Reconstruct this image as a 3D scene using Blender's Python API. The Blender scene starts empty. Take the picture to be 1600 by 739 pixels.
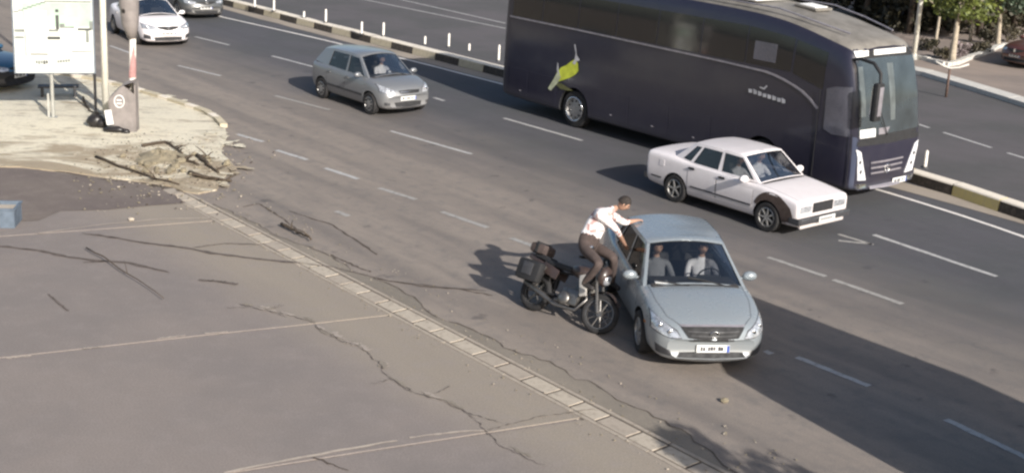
import bpy, bmesh, math, random
from mathutils import Vector, Matrix
from mathutils.bvhtree import BVHTree
random.seed(11)
R = math.radians
SC = bpy.context.scene
COL = SC.collection

# ------------------------------------------------------------------ camera
F_PX, PITCH, CAM_H, CY, ROLL = 1966.17, 0.252881, 7.0177, 281.575, 0.051826
cd = bpy.data.cameras.new('camera'); cam = bpy.data.objects.new('camera', cd); COL.objects.link(cam)
cd.sensor_fit = 'HORIZONTAL'; cd.sensor_width = 36; cd.lens = F_PX / 1600 * 36
cd.shift_y = -(369.5 - CY) / 1600
cd.clip_start = .5; cd.clip_end = 4000
cam.matrix_world = Matrix.Translation((0, 0, CAM_H)) @ Matrix.Rotation(R(90) - PITCH, 4, 'X') @ Matrix.Rotation(ROLL, 4, 'Z')
SC.camera = cam
# ------------------------------------------------------------------ light
SUN_EL = R(26)
SUN_TRAVEL = Vector((-.53, .848, 0)).normalized()          # horizontal direction in which shadows fall
w = bpy.data.worlds.new('World'); SC.world = w; w.use_nodes = True
nt = w.node_tree; bg = nt.nodes['Background']
sky = nt.nodes.new('ShaderNodeTexSky'); sky.sky_type = 'NISHITA'; sky.sun_disc = False
sky.sun_elevation = SUN_EL
to_sun = -SUN_TRAVEL
sky.sun_rotation = math.atan2(to_sun.x, to_sun.y)
sky.dust_density = 2.6; sky.air_density = 1.0; sky.altitude = 50
nt.links.new(sky.outputs[0], bg.inputs[0]); bg.inputs[1].default_value = .085
sl = bpy.data.lights.new('sun', 'SUN'); sl.energy = 4.2; sl.angle = R(.55); sl.color = (1, .95, .88)
so = bpy.data.objects.new('sun', sl); COL.objects.link(so)
dirv = Vector((SUN_TRAVEL.x * math.cos(SUN_EL), SUN_TRAVEL.y * math.cos(SUN_EL), -math.sin(SUN_EL)))
so.rotation_euler = dirv.to_track_quat('-Z', 'Y').to_euler(); so.location = (10, -10, 30)
vs = SC.view_settings; vs.view_transform = 'Standard'; vs.look = 'None'; vs.gamma = 1; vs.use_curve_mapping = False
vs.exposure = .69
SC.cycles.filter_width = 2.5
SC.cycles.max_bounces = 6; SC.cycles.transparent_max_bounces = 12

# ------------------------------------------------------------------ places
HD = R(40.4035)
FW = Vector((math.sin(HD), -math.cos(HD), 0)); RT = Vector((-math.cos(HD), -math.sin(HD), 0))
def W(s, t, z=0.0):                 # along the road, across the road (t grows towards the near kerb)
    p = FW * s + RT * t; return Vector((p.x, p.y, z))
def ray(px, py):
    u = px - 800; v = py - CY; c, s = math.cos(ROLL), math.sin(ROLL)
    u, v = c * u + s * v, -s * u + c * v
    c, s = math.cos(PITCH), math.sin(PITCH)
    return Vector((u / F_PX, c - v / F_PX * s, -s - v / F_PX * c))
def G(px, py, z=0.0):               # where a point of the ground seen in the photograph lies
    d = ray(px, py); t = (z - CAM_H) / d.z; return Vector((d.x * t, d.y * t, z))
def V(px, py, Y):                   # the point at depth Y
    d = ray(px, py); t = Y / d.y; return Vector((d.x * t, Y, CAM_H + d.z * t))
def ST(p): return p.dot(FW), p.dot(RT)

# ------------------------------------------------------------------ materials
def nd(nt, kind, **k):
    n = nt.nodes.new(kind)
    for a, b in k.items(): setattr(n, a, b)
    return n
def mixc(nt, fac, a, b, mode='MIX'):
    m = nd(nt, 'ShaderNodeMix', data_type='RGBA', blend_type=mode)
    for sock, v in ((m.inputs[0], fac), (m.inputs[6], a), (m.inputs[7], b)):
        if hasattr(v, 'links') or hasattr(v, 'is_linked'): nt.links.new(v, sock)
        else: sock.default_value = v if not isinstance(v, tuple) or len(v) == 4 else (*v, 1)
    return m.outputs[2]
def noise(nt, scale, detail=4, rough=.55, coord=None, dist=0):
    n = nd(nt, 'ShaderNodeTexNoise'); n.inputs['Scale'].default_value = scale; n.inputs['Detail'].default_value = detail
    n.inputs['Roughness'].default_value = rough; n.inputs['Distortion'].default_value = dist
    if coord is not None: nt.links.new(coord, n.inputs['Vector'])
    return n.outputs[0]
def ramp(nt, fac, a, b, lo=0.0, hi=1.0):
    m = nd(nt, 'ShaderNodeMapRange'); nt.links.new(fac, m.inputs[0])
    m.inputs[1].default_value = a; m.inputs[2].default_value = b; m.inputs[3].default_value = lo; m.inputs[4].default_value = hi
    m.interpolation_type = 'SMOOTHSTEP'
    return m.outputs[0]
def newmat(name):
    m = bpy.data.materials.new(name); m.use_nodes = True
    return m, m.node_tree, m.node_tree.nodes['Principled BSDF']
def bump(nt, b, h, strength=.3, dist=.01):
    n = nd(nt, 'ShaderNodeBump'); n.inputs['Strength'].default_value = strength; n.inputs['Distance'].default_value = dist
    nt.links.new(h, n.inputs['Height']); nt.links.new(n.outputs[0], b.inputs['Normal'])
def objc(nt): return nd(nt, 'ShaderNodeTexCoord').outputs['Object']
def plain(name, col, rough=.6, metal=0.0, var=.25, scale=6, coat=0.0, bmp=.1, spec=.5):
    m, nt, b = newmat(name); c = objc(nt)
    n = noise(nt, scale, 6, .6, c); f = ramp(nt, n, .35, .68)
    col2 = tuple(x * (1 - var) for x in col)
    nt.links.new(mixc(nt, f, col, col2), b.inputs['Base Color'])
    nt.links.new(ramp(nt, n, .3, .7, max(rough - .08, .02), min(rough + .1, 1)), b.inputs['Roughness'])
    b.inputs['Metallic'].default_value = metal
    b.inputs['Coat Weight'].default_value = coat; b.inputs['Coat Roughness'].default_value = .08
    b.inputs['Specular IOR Level'].default_value = spec
    if bmp: bump(nt, b, noise(nt, scale * 6, 4, .6, c), bmp, .004)
    return m
def paint(name, col, metal=.5, rough=.35, dirt=(.23, .20, .17), dirtamt=.35):
    m, nt, b = newmat(name); c = objc(nt)
    sep = nd(nt, 'ShaderNodeSeparateXYZ'); nt.links.new(c, sep.inputs[0])
    low = ramp(nt, sep.outputs[2], .75, .15)                        # road dust on the lower body
    n = noise(nt, 3.5, 6, .65, c); n2 = ramp(nt, n, .35, .75)
    mu = nd(nt, 'ShaderNodeMath', operation='MULTIPLY_ADD'); nt.links.new(low, mu.inputs[0]); mu.inputs[1].default_value = dirtamt
    mu2 = nd(nt, 'ShaderNodeMath', operation='MULTIPLY'); nt.links.new(n2, mu2.inputs[0]); mu2.inputs[1].default_value = .12
    nt.links.new(mu2.outputs[0], mu.inputs[2])
    nt.links.new(mixc(nt, mu.outputs[0], col, dirt), b.inputs['Base Color'])
    mt = nd(nt, 'ShaderNodeMath', operation='MULTIPLY_ADD'); nt.links.new(mu.outputs[0], mt.inputs[0]); mt.inputs[1].default_value = -metal; mt.inputs[2].default_value = metal
    nt.links.new(mt.outputs[0], b.inputs['Metallic'])
    rr = nd(nt, 'ShaderNodeMath', operation='MULTIPLY_ADD'); nt.links.new(mu.outputs[0], rr.inputs[0]); rr.inputs[1].default_value = .5; rr.inputs[2].default_value = rough
    nt.links.new(rr.outputs[0], b.inputs['Roughness'])
    b.inputs['Coat Weight'].default_value = .6; b.inputs['Coat Roughness'].default_value = .12
    return m
def glassmat(name, tint, refl=.10, rough=.05):
    m = bpy.data.materials.new(name); m.use_nodes = True; nt = m.node_tree; nt.nodes.clear()
    out = nd(nt, 'ShaderNodeOutputMaterial'); tr = nd(nt, 'ShaderNodeBsdfTransparent'); gl = nd(nt, 'ShaderNodeBsdfGlossy')
    tr.inputs[0].default_value = (*tint, 1); gl.inputs['Roughness'].default_value = rough; gl.inputs[0].default_value = (.92, .90, .87, 1)
    fr = nd(nt, 'ShaderNodeLayerWeight'); fr.inputs[0].default_value = .25
    mr = nd(nt, 'ShaderNodeMapRange'); nt.links.new(fr.outputs['Fresnel'], mr.inputs[0]); mr.inputs[3].default_value = refl * .55; mr.inputs[4].default_value = .45
    mx = nd(nt, 'ShaderNodeMixShader'); nt.links.new(mr.outputs[0], mx.inputs[0]); nt.links.new(tr.outputs[0], mx.inputs[1]); nt.links.new(gl.outputs[0], mx.inputs[2])
    nt.links.new(mx.outputs[0], out.inputs[0]); return m

def acrossroad(nt):                                                 # the t coordinate of a world point
    g = nd(nt, 'ShaderNodeNewGeometry'); d = nd(nt, 'ShaderNodeVectorMath', operation='DOT_PRODUCT')
    nt.links.new(g.outputs['Position'], d.inputs[0]); d.inputs[1].default_value = RT
    e = nd(nt, 'ShaderNodeVectorMath', operation='DOT_PRODUCT'); nt.links.new(g.outputs['Position'], e.inputs[0]); e.inputs[1].default_value = FW
    return d.outputs['Value'], e.outputs['Value'], g.outputs['Position']
def streakcoord(nt, t, s, fs=.12):                                  # noise stretched along the lanes
    c = nd(nt, 'ShaderNodeCombineXYZ'); nt.links.new(t, c.inputs[0])
    m = nd(nt, 'ShaderNodeMath', operation='MULTIPLY'); nt.links.new(s, m.inputs[0]); m.inputs[1].default_value = fs
    nt.links.new(m.outputs[0], c.inputs[1]); return c.outputs[0]
def ground_mat(name, c1, c2, tan=None, tanat=None, speck=.25, rough=.9, streak=.5, bmp=.25):
    m, nt, b = newmat(name); t, s, pos = acrossroad(nt)
    big = ramp(nt, noise(nt, .35, 5, .6, pos), .35, .65); col = mixc(nt, big, c1, c2)
    if tan:
        warp = noise(nt, .5, 5, .65, pos)
        a = nd(nt, 'ShaderNodeMath', operation='MULTIPLY_ADD'); nt.links.new(warp, a.inputs[0]); a.inputs[1].default_value = tanat[2]; nt.links.new(t, a.inputs[2])
        # the dust reaches further over the lanes on the far left stretch
        s2 = nd(nt, 'ShaderNodeMath', operation='MULTIPLY_ADD'); nt.links.new(s, s2.inputs[0]); s2.inputs[1].default_value = tanat[3]; nt.links.new(a.outputs[0], s2.inputs[2])
        col = mixc(nt, ramp(nt, s2.outputs[0], tanat[0], tanat[1]), col, tan)
    st = ramp(nt, noise(nt, 2.2, 4, .6, streakcoord(nt, t, s)), .35, .75, 0, streak * .6)
    col = mixc(nt, st, col, tuple(x * .72 for x in c1))
    if tan and 'road' in name:                                   # darker polished wheel tracks, two to a lane
        wv = nd(nt, 'ShaderNodeMath', operation='MULTIPLY_ADD'); nt.links.new(t, wv.inputs[0]); wv.inputs[1].default_value = math.tau / 1.75; wv.inputs[2].default_value = .6
        sn = nd(nt, 'ShaderNodeMath', operation='SINE'); nt.links.new(wv.outputs[0], sn.inputs[0])
        wn = noise(nt, .8, 4, .6, streakcoord(nt, t, s, .2)); mu_ = nd(nt, 'ShaderNodeMath', operation='MULTIPLY'); nt.links.new(ramp(nt, sn.outputs[0], 0, 1, 0, .30), mu_.inputs[0]); nt.links.new(wn, mu_.inputs[1])
        col = mixc(nt, mu_.outputs[0], col, tuple(x * .62 for x in c1))
        sp_ = ramp(nt, noise(nt, 1.7, 3, .5, pos), .66, .74, 0, .5); col = mixc(nt, sp_, col, tuple(x * .55 for x in c1))
    med = ramp(nt, noise(nt, 3.1, 6, .7, pos), .45, .72, 0, .35); col = mixc(nt, med, col, tuple(min(x * 1.35, 1) for x in c2))
    fine = noise(nt, 42, 3, .7, pos); f2 = ramp(nt, fine, .3, .7, 0, speck); col = mixc(nt, f2, col, tuple(x * .45 for x in c1))
    nt.links.new(col, b.inputs['Base Color']); b.inputs['Roughness'].default_value = rough; b.inputs['Specular IOR Level'].default_value = .3
    bump(nt, b, noise(nt, 60, 5, .75, pos), bmp, .012)
    return m
M = {}
M['road'] = ground_mat('road asphalt', (.092, .089, .099), (.078, .080, .084), (.285, .243, .208), (-19.4, -13.4, 2.0, -.04))
M['oproad'] = ground_mat('far carriageway asphalt', (.115, .105, .110), (.088, .086, .086))
M['slab'] = ground_mat('worn grey brown concrete', (.262, .226, .206), (.222, .196, .184), (.315, .272, .222), (-8.3, -9.7, 1.1, .02), speck=.4, streak=.25)
M['oldpatch'] = ground_mat('old ragged asphalt', (.27, .235, .195), (.21, .185, .155), speck=.3, streak=.1, bmp=.6)
M['darkground'] = ground_mat('dark patched asphalt', (.155, .128, .118), (.19, .16, .14), streak=.5)
def sandmat():
    m, nt, b = newmat('pale sandy earth with brown trodden streaks'); t, s_, pos = acrossroad(nt)
    sc_ = nd(nt, 'ShaderNodeVectorMath', operation='MULTIPLY'); nt.links.new(pos, sc_.inputs[0]); sc_.inputs[1].default_value = (.55, 1.15, 1)
    st_ = noise(nt, .9, 9, .68, sc_.outputs[0], .6); st2 = noise(nt, 2.6, 8, .7, sc_.outputs[0], .4); st3 = noise(nt, 11, 6, .75, pos)
    far_ = nd(nt, 'ShaderNodeSeparateXYZ'); nt.links.new(pos, far_.inputs[0])
    near_ = ramp(nt, far_.outputs[1], 30.5, 25.5, -.07, .10)                       # the trodden, browner part lies nearer the apron
    ad = nd(nt, 'ShaderNodeMath', operation='ADD'); nt.links.new(st_, ad.inputs[0]); nt.links.new(near_, ad.inputs[1])
    col = mixc(nt, ramp(nt, ad.outputs[0], .46, .62), (.74, .68, .54), (.38, .31, .22))
    col = mixc(nt, ramp(nt, st2, .52, .68, 0, .7), col, (.30, .26, .20)); col = mixc(nt, ramp(nt, st2, .36, .26, 0, .8), col, (.80, .76, .66))
    col = mixc(nt, ramp(nt, st3, .5, .72, 0, .45), col, (.27, .22, .15))
    nt.links.new(col, b.inputs['Base Color']); b.inputs['Roughness'].default_value = .95; bump(nt, b, noise(nt, 14, 9, .8, pos), .9, .05); return m
M['sand'] = sandmat()
M['sanddark'] = ground_mat('brown trodden earth', (.40, .30, .19), (.31, .235, .15), streak=.3, speck=.4, bmp=.9)
M['sandpale'] = ground_mat('bleached sand', (.74, .69, .56), (.60, .53, .40), streak=.2, speck=.2, bmp=.7)
M['earth'] = ground_mat('dry brown earth', (.25, .20, .145), (.16, .13, .09), streak=.1, bmp=.8)
M['farwalk'] = ground_mat('pale brown paving', (.30, .245, .21), (.22, .185, .165))
M['gutter'] = ground_mat('dusty concrete gutter', (.36, .31, .255), (.27, .235, .2))
def worn(name, col, under, amt=.5):
    m, nt, b = newmat(name); g = nd(nt, 'ShaderNodeNewGeometry').outputs['Position']
    f = ramp(nt, noise(nt, 9, 8, .75, g), .45, .70, 0, amt)
    nt.links.new(mixc(nt, f, col, under), b.inputs['Base Color']); b.inputs['Roughness'].default_value = .8
    bump(nt, b, noise(nt, 50, 4, .7, g), .2, .01); return m
M['line'] = worn('worn white road paint', (.42, .41, .40), (.16, .155, .15), .75)
M['linefaint'] = worn('faded road paint', (.33, .315, .295), (.16, .15, .14), .9)
M['linebright'] = worn('white road paint', (.72, .68, .64), (.3, .28, .26), .5)
M['kerbwhite'] = worn('white kerb paint', (.74, .67, .57), (.4, .35, .28), .4)
M['kerbyellow'] = worn('faded yellow kerb paint', (.55, .46, .20), (.42, .36, .24), .7)
M['kerbcream'] = worn('faded cream kerb paint', (.50, .44, .32), (.34, .29, .22), .8)
M['kerbblack'] = worn('worn black kerb paint', (.045, .038, .032), (.16, .13, .10), .6)
M['stone'] = worn('pale channel slab', (.43, .375, .305), (.27, .23, .185), .9)
M['stone2'] = worn('greyer channel slab', (.36, .31, .255), (.25, .21, .17), .8)
M['farkerb'] = worn('pale far kerb', (.55, .53, .49), (.4, .37, .33), .6)
M['crackdull'] = plain('dirt in channel joint', (.11, .09, .072), .95, scale=8)
M['crack'] = plain('dirt filled crack', (.085, .065, .052), .95, scale=8)
M['jointpale'] = worn('pale joint filler', (.42, .36, .30), (.28, .23, .2), .8)
M['jointmid'] = worn('crumbled pale edge', (.33, .285, .245), (.24, .205, .18), .9)
M['tar'] = plain('old tar', (.14, .112, .098), .9, scale=5, var=.5)
M['jointdull'] = worn('dusty joint bed', (.24, .205, .18), (.15, .125, .11), .9)
M['tyre'] = plain('tyre rubber', (.022, .021, .022), .85, scale=12)
M['alloy'] = plain('dusty alloy wheel', (.42, .41, .40), .42, .6, scale=14, bmp=0)
M['dark'] = plain('matt black plastic', (.018, .018, .02), .7, scale=10, bmp=0)
M['trim'] = plain('charcoal plastic trim', (.05, .05, .055), .55, scale=10, bmp=0)
M['interior'] = plain('dark grey upholstery', (.045, .042, .042), .9, scale=9)
M['chrome'] = plain('chrome', (.75, .76, .78), .15, 1.0, var=.08, bmp=0)
M['buslamp'] = plain('coach headlight lens', (.80, .81, .84), .15, .1, var=.2, scale=5, coat=1, bmp=0)
M['lamp'] = plain('headlight glass', (.62, .64, .68), .10, .45, var=.55, scale=16, coat=1, bmp=0)
M['amber'] = plain('amber lens', (.6, .2, .03), .25, coat=.5, bmp=0)
M['plate'] = plain('white number plate', (.78, .78, .76), .4, var=.1, bmp=0)
M['platetext'] = plain('black plate lettering', (.06, .06, .07), .5, bmp=0)
M['plateblue'] = plain('blue plate strip', (.04, .09, .4), .5, bmp=0)
M['glass'] = glassmat('tinted car glass', (.62, .64, .65), .26)
M['glassdark'] = glassmat('dark side glass', (.22, .23, .24), .18)
M['silver'] = paint('silver blue paint', (.265, .298, .322), .22, .26)
M['mpvpaint'] = paint('silver grey paint', (.19, .20, .215), .3, .32, dirtamt=.3)
M['white'] = paint('white paint', (.82, .78, .79), 0, .4, (.35, .30, .27), .3)
M['whiteold'] = paint('old white paint', (.71, .672, .685), 0, .48, (.34, .29, .26), .5)
M['primer'] = plain('brown filler primer', (.065, .045, .038), .8, scale=9)
M['blackcar'] = paint('dark metallic paint', (.05, .052, .06), .4, .3)
M['silvercar'] = paint('dark grey paint', (.10, .107, .112), .4, .33)
M['bluecar'] = paint('blue paint', (.03, .11, .20), .3, .3)
M['redcar'] = paint('dark red paint', (.10, .028, .022), .2, .4)
M['redpale'] = plain('faded salmon roof', (.52, .25, .17), .6, scale=5)
M['navy'] = paint('dark navy coach paint', (.021, .020, .036), .1, .30, (.065, .060, .066), .4)
M['navyfront'] = paint('slate blue coach paint', (.075, .09, .145), .3, .3, (.12, .11, .11), .3)
M['buswin'] = plain('black coach glass', (.010, .011, .015), .09, coat=1, var=.3, scale=1.5, bmp=0)
M['roofgrey'] = plain('dusty coach roof', (.20, .185, .165), .65, scale=2.2, var=.35)
M['acwhite'] = plain('white air conditioner shell', (.80, .79, .77), .5, var=.1, scale=5)
M['strip'] = plain('silver trim strip', (.33, .31, .34), .4, .4, bmp=0)
M['decalyellow'] = plain('lime yellow print', (.68, .74, .07), .5, var=.25, scale=5, bmp=0)
M['decalpale'] = plain('pale lime print', (.60, .62, .42), .5, var=.3, scale=5, bmp=0)
M['decalolive'] = plain('olive print', (.13, .13, .05), .6, scale=5, bmp=0)
M['decalwhite'] = plain('pale grey print', (.55, .54, .56), .5, var=.3, scale=5, bmp=0)
M['busglass'] = plain('reflecting windscreen', (.045, .058, .068), .09, coat=1, var=.45, scale=1.3, bmp=0)
M['skin'] = plain('skin', (.40, .235, .165), .6, scale=10)
M['hair'] = plain('dark hair', (.025, .018, .015), .8, scale=30)
M['shirtwhite'] = plain('white shirt', (.76, .73, .74), .85, var=.15, scale=8)
M['trouser'] = plain('dark brown trousers', (.075, .055, .05), .9, scale=8)
M['shoe'] = plain('black shoe', (.025, .022, .022), .7)
M['greycloth'] = plain('grey cloth', (.20, .20, .21), .9)
def plaid():
    m, nt, b = newmat('white and pink checked shirt'); c = objc(nt)
    br = nd(nt, 'ShaderNodeTexChecker'); br.inputs['Scale'].default_value = 9; nt.links.new(c, br.inputs['Vector'])
    br.inputs[1].default_value = (.80, .76, .76, 1); br.inputs[2].default_value = (.46, .27, .25, 1)
    n = ramp(nt, noise(nt, 5, 3, .5, c), .38, .55)
    nt.links.new(mixc(nt, n, (.80, .77, .76), br.outputs[0]), b.inputs['Base Color']); b.inputs['Roughness'].default_value = .9; return m
M['plaid'] = plaid()
M['metalpost'] = plain('galvanised post', (.40, .40, .37), .55, .3, scale=4)
M['creampost'] = plain('cream painted pole', (.72, .69, .60), .55, scale=3, var=.15)
M['postwhite'] = plain('white plastic post', (.80, .76, .70), .5, var=.2, scale=9)
M['board'] = plain('white board face', (.58, .60, .57), .7, var=.08, scale=2, bmp=0)
M['boardgreen'] = plain('pale green print', (.38, .50, .41), .7, var=.15, scale=3, bmp=0)
M['boardgrey'] = plain('grey print', (.20, .22, .20), .6, var=.3, scale=7, bmp=0)
M['boarddark'] = plain('dark print', (.06, .065, .06), .6, bmp=0)
M['boardlilac'] = plain('lilac print', (.46, .46, .56), .6, bmp=0)
M['boardpink'] = plain('pink print', (.50, .30, .27), .6, bmp=0)
M['frameblue'] = plain('blue grey frame', (.19, .22, .26), .5, .3, bmp=0)
M['cabinet'] = plain('grey cabinet', (.24, .215, .205), .6, scale=4)
M['redwrap'] = plain('faded red wrap', (.40, .22, .21), .7, scale=6)
M['bagblack'] = plain('black plastic bag', (.02, .018, .018), .35, scale=8, bmp=.4)
M['twig'] = plain('dry dark branch', (.075, .055, .038), .9, scale=20, bmp=.6)
M['rubble'] = plain('grey brown dirt', (.25, .215, .15), .95, scale=6, bmp=1)
M['blueblock'] = plain('blue grey crate', (.12, .155, .20), .65, scale=6)
M['bark'] = plain('pale bark', (.42, .36, .28), .9, scale=8, bmp=.6)
M['barkdark'] = plain('dark bark', (.09, .07, .055), .9, scale=8, bmp=.6)
M['brownpost'] = plain('rusty brown post', (.12, .075, .06), .8, scale=9)
M['bikered'] = plain('dull brown fairing', (.055, .038, .034), .4, coat=.4, bmp=0)
M['bikesilver'] = plain('scuffed engine metal', (.22, .21, .20), .4, .8, scale=20)
M['bikewhite'] = plain('pale motorcycle panel', (.50, .47, .43), .4, coat=.4, scale=10, var=.3, bmp=0)
def leafmat(name, a, b_):
    m, nt, b = newmat(name); g = nd(nt, 'ShaderNodeNewGeometry')
    c = mixc(nt, g.outputs['Random Per Island'], a, b_)
    nt.links.new(c, b.inputs['Base Color']); b.inputs['Roughness'].default_value = .6
    b.inputs['Subsurface Weight'].default_value = 0
    return m
M['leafyellow'] = leafmat('yellow green leaves', (.17, .20, .035), (.07, .09, .022))
M['leafblue'] = leafmat('blue green leaves', (.085, .12, .075), (.04, .06, .035))
M['leafdark'] = leafmat('dark hedge leaves', (.050, .043, .022), (.022, .022, .012))
M['leafdry'] = leafmat('dry shrub leaves', (.10, .085, .05), (.035, .03, .022))
M['blossom'] = leafmat('pale dusty shrub', (.30, .24, .25), (.13, .11, .10))
M['boxwhite'] = plain('white lorry box', (.72, .72, .70), .5, scale=2)

# ------------------------------------------------------------------ object helpers
def link(name, me, parent=None):
    o = bpy.data.objects.new(name, me); COL.objects.link(o)
    if parent is not None: o.parent = parent
    return o
def mesh(name, vs_, fs, mats, parent=None, smooth=False, mi=None, sharp=None):
    me = bpy.data.meshes.new(name); me.from_pydata([tuple(v) for v in vs_], [], fs)
    for m in (mats if isinstance(mats, (list, tuple)) else [mats]): me.materials.append(M[m] if isinstance(m, str) else m)
    if mi: me.polygons.foreach_set('material_index', mi)
    me.update()
    if smooth or sharp:
        me.polygons.foreach_set('use_smooth', [True] * len(me.polygons))
        if sharp: me.set_sharp_from_angle(angle=R(sharp))
    return link(name, me, parent)
def tag(o, label=None, cat=None, group=None, kind=None):
    if label: o['label'] = label
    if cat: o['category'] = cat
    if group: o['group'] = group
    if kind: o['kind'] = kind
    return o
def empty(name, loc, rz=0, label=None, cat=None, group=None):
    o = bpy.data.objects.new(name, None); COL.objects.link(o); o.empty_display_size = .3
    o.location = loc; o.rotation_euler.z = rz; return tag(o, label, cat, group)
def bake(o):
    bpy.context.view_layer.update(); dg = bpy.context.evaluated_depsgraph_get()
    me = bpy.data.meshes.new_from_object(o.evaluated_get(dg)); o.modifiers.clear(); o.data = me; return o
class MB:
    def __init__(s): s.v = []; s.f = []; s.m = []
    def add(s, v, f, m=0):
        b = len(s.v); s.v += [tuple(x) for x in v]; s.f += [tuple(i + b for i in q) for q in f]; s.m += [m] * len(f)
    def box(s, c, d, m=0, bev=0, rot=None):
        bm = bmesh.new(); bmesh.ops.create_cube(bm, size=1); bmesh.ops.scale(bm, vec=d, verts=bm.verts)
        if bev: bmesh.ops.bevel(bm, geom=bm.edges[:], offset=min(bev, min(d) * .45), segments=2, affect='EDGES', profile=.6)
        mt = Matrix.Translation(c) @ (rot.to_4x4() if rot else Matrix())
        bm.verts.index_update(); s.add([mt @ v.co for v in bm.verts], [[v.index for v in f.verts] for f in bm.faces], m); bm.free(); return s
    def tube(s, pts, rad, m=0, n=8, cap=True):
        pts = [Vector(p) for p in pts]; rad = rad if isinstance(rad, (list, tuple)) else [rad] * len(pts)
        vs_ = []; fs = []; up = None
        for i, p in enumerate(pts):
            t = (pts[min(i + 1, len(pts) - 1)] - pts[max(i - 1, 0)]).normalized()
            if up is None: up = Vector((0, 0, 1)) if abs(t.z) < .9 else Vector((1, 0, 0))
            a = t.cross(up).normalized(); up = a.cross(t).normalized()
            for k in range(n):
                q = 2 * math.pi * k / n; vs_.append(p + (a * math.cos(q) + up * math.sin(q)) * rad[i])
        for i in range(len(pts) - 1):
            for k in range(n): fs.append((i * n + k, i * n + (k + 1) % n, (i + 1) * n + (k + 1) % n, (i + 1) * n + k))
        if cap: fs.append(tuple(reversed(range(n)))); fs.append(tuple((len(pts) - 1) * n + k for k in range(n)))
        s.add(vs_, fs, m); return s
    def lathe(s, prof, axis='Y', c=(0, 0, 0), n=28, m=0):          # prof: (radius, offset along axis), closed loop
        vs_ = []; fs = []; k = len(prof)
        for i in range(n):
            a = 2 * math.pi * i / n
            for r, h in prof:
                if axis == 'Y': vs_.append((c[0] + r * math.cos(a), c[1] + h, c[2] + r * math.sin(a)))
                else: vs_.append((c[0] + r * math.cos(a), c[1] + r * math.sin(a), c[2] + h))
        for i in range(n):
            for j in range(k): fs.append((i * k + j, i * k + (j + 1) % k, ((i + 1) % n) * k + (j + 1) % k, ((i + 1) % n) * k + j))
        s.add(vs_, fs, m); return s
    def ell(s, c, d, m=0, nu=12, nv=8, rot=None, jit=0):
        vs_ = []; fs = []
        for i in range(nv + 1):
            ph = math.pi * i / nv
            for k in range(nu):
                a = 2 * math.pi * k / nu; q = Vector((math.sin(ph) * math.cos(a) * d[0], math.sin(ph) * math.sin(a) * d[1], math.cos(ph) * d[2]))
                if jit: q *= 1 + random.uniform(-jit, jit)
                if rot: q = rot @ q
                vs_.append(Vector(c) + q)
        for i in range(nv):
            for k in range(nu): fs.append((i * nu + k, (i + 1) * nu + k, (i + 1) * nu + (k + 1) % nu, i * nu + (k + 1) % nu))
        s.add(vs_, fs, m); return s
    def build(s, name, mats, parent=None, smooth=False, sharp=None):
        return mesh(name, s.v, s.f, mats, parent, smooth, s.m, sharp)
def sheet(name, pts, z, mat, parent=None, kind=None, thick=0):
    v = [(p[0], p[1], z) for p in pts]; n = len(v)
    a = sum(v[i][0] * v[(i + 1) % n][1] - v[(i + 1) % n][0] * v[i][1] for i in range(n))
    if a < 0: v.reverse()
    f = [tuple(range(n))]
    if thick:
        v += [(p[0], p[1], z - thick) for p in v[:n]]; f += [(i, n + i, n + (i + 1) % n, (i + 1) % n) for i in range(n)]
    o = mesh(name, v, f, mat, parent)
    if kind: o['kind'] = kind
    return o
def resample(pts, n):
    pts = [Vector(p) for p in pts]; L = [0]
    for a, b in zip(pts, pts[1:]): L.append(L[-1] + (b - a).length)
    out = []
    for i in range(n):
        d = L[-1] * i / (n - 1); k = 0
        while k < len(L) - 2 and L[k + 1] < d: k += 1
        out.append(pts[k].lerp(pts[k + 1], (d - L[k]) / max(L[k + 1] - L[k], 1e-9)))
    return out
def ribbon(name, pts, width, z, mat, parent=None, wob=0, n=None, wvar=0, group=None, ends=None):
    pts = [Vector((p[0], p[1], 0)) for p in pts]; n = n or max(2, len(pts)); q = resample(pts, n) if n > 2 or wob else pts
    n = len(q); v = []
    for i, p in enumerate(q):
        t = (q[min(i + 1, n - 1)] - q[max(i - 1, 0)]).normalized(); a = Vector((-t.y, t.x, 0))
        o = random.uniform(-wob, wob); w_ = width * .5 * (1 + random.uniform(-wvar, wvar))
        if ends and i in (0, n - 1): w_ *= ends
        v += [p + a * (o + w_) + Vector((0, 0, z)), p + a * (o - w_) + Vector((0, 0, z))]
    f = [(2 * i, 2 * i + 1, 2 * i + 3, 2 * i + 2) for i in range(n - 1)]
    o = mesh(name, v, f, mat, parent)
    return o

# ------------------------------------------------------------------ the setting
def circ(r): return [(r * math.cos(a * math.pi / 16), r * math.sin(a * math.pi / 16)) for a in range(32)]
sheet('ground', circ(1500), -.03, 'earth', kind='structure')
def strip(t0, t1, s0, s1): return [W(s0, t0), W(s1, t0), W(s1, t1), W(s0, t1)]
road = sheet('road', strip(-25.9, -11.03, -400, 300), 0, 'road', kind='structure')
sheet('far_carriageway', strip(-42.6, -25.6, -400, 300), -.004, 'oproad', kind='structure')
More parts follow.
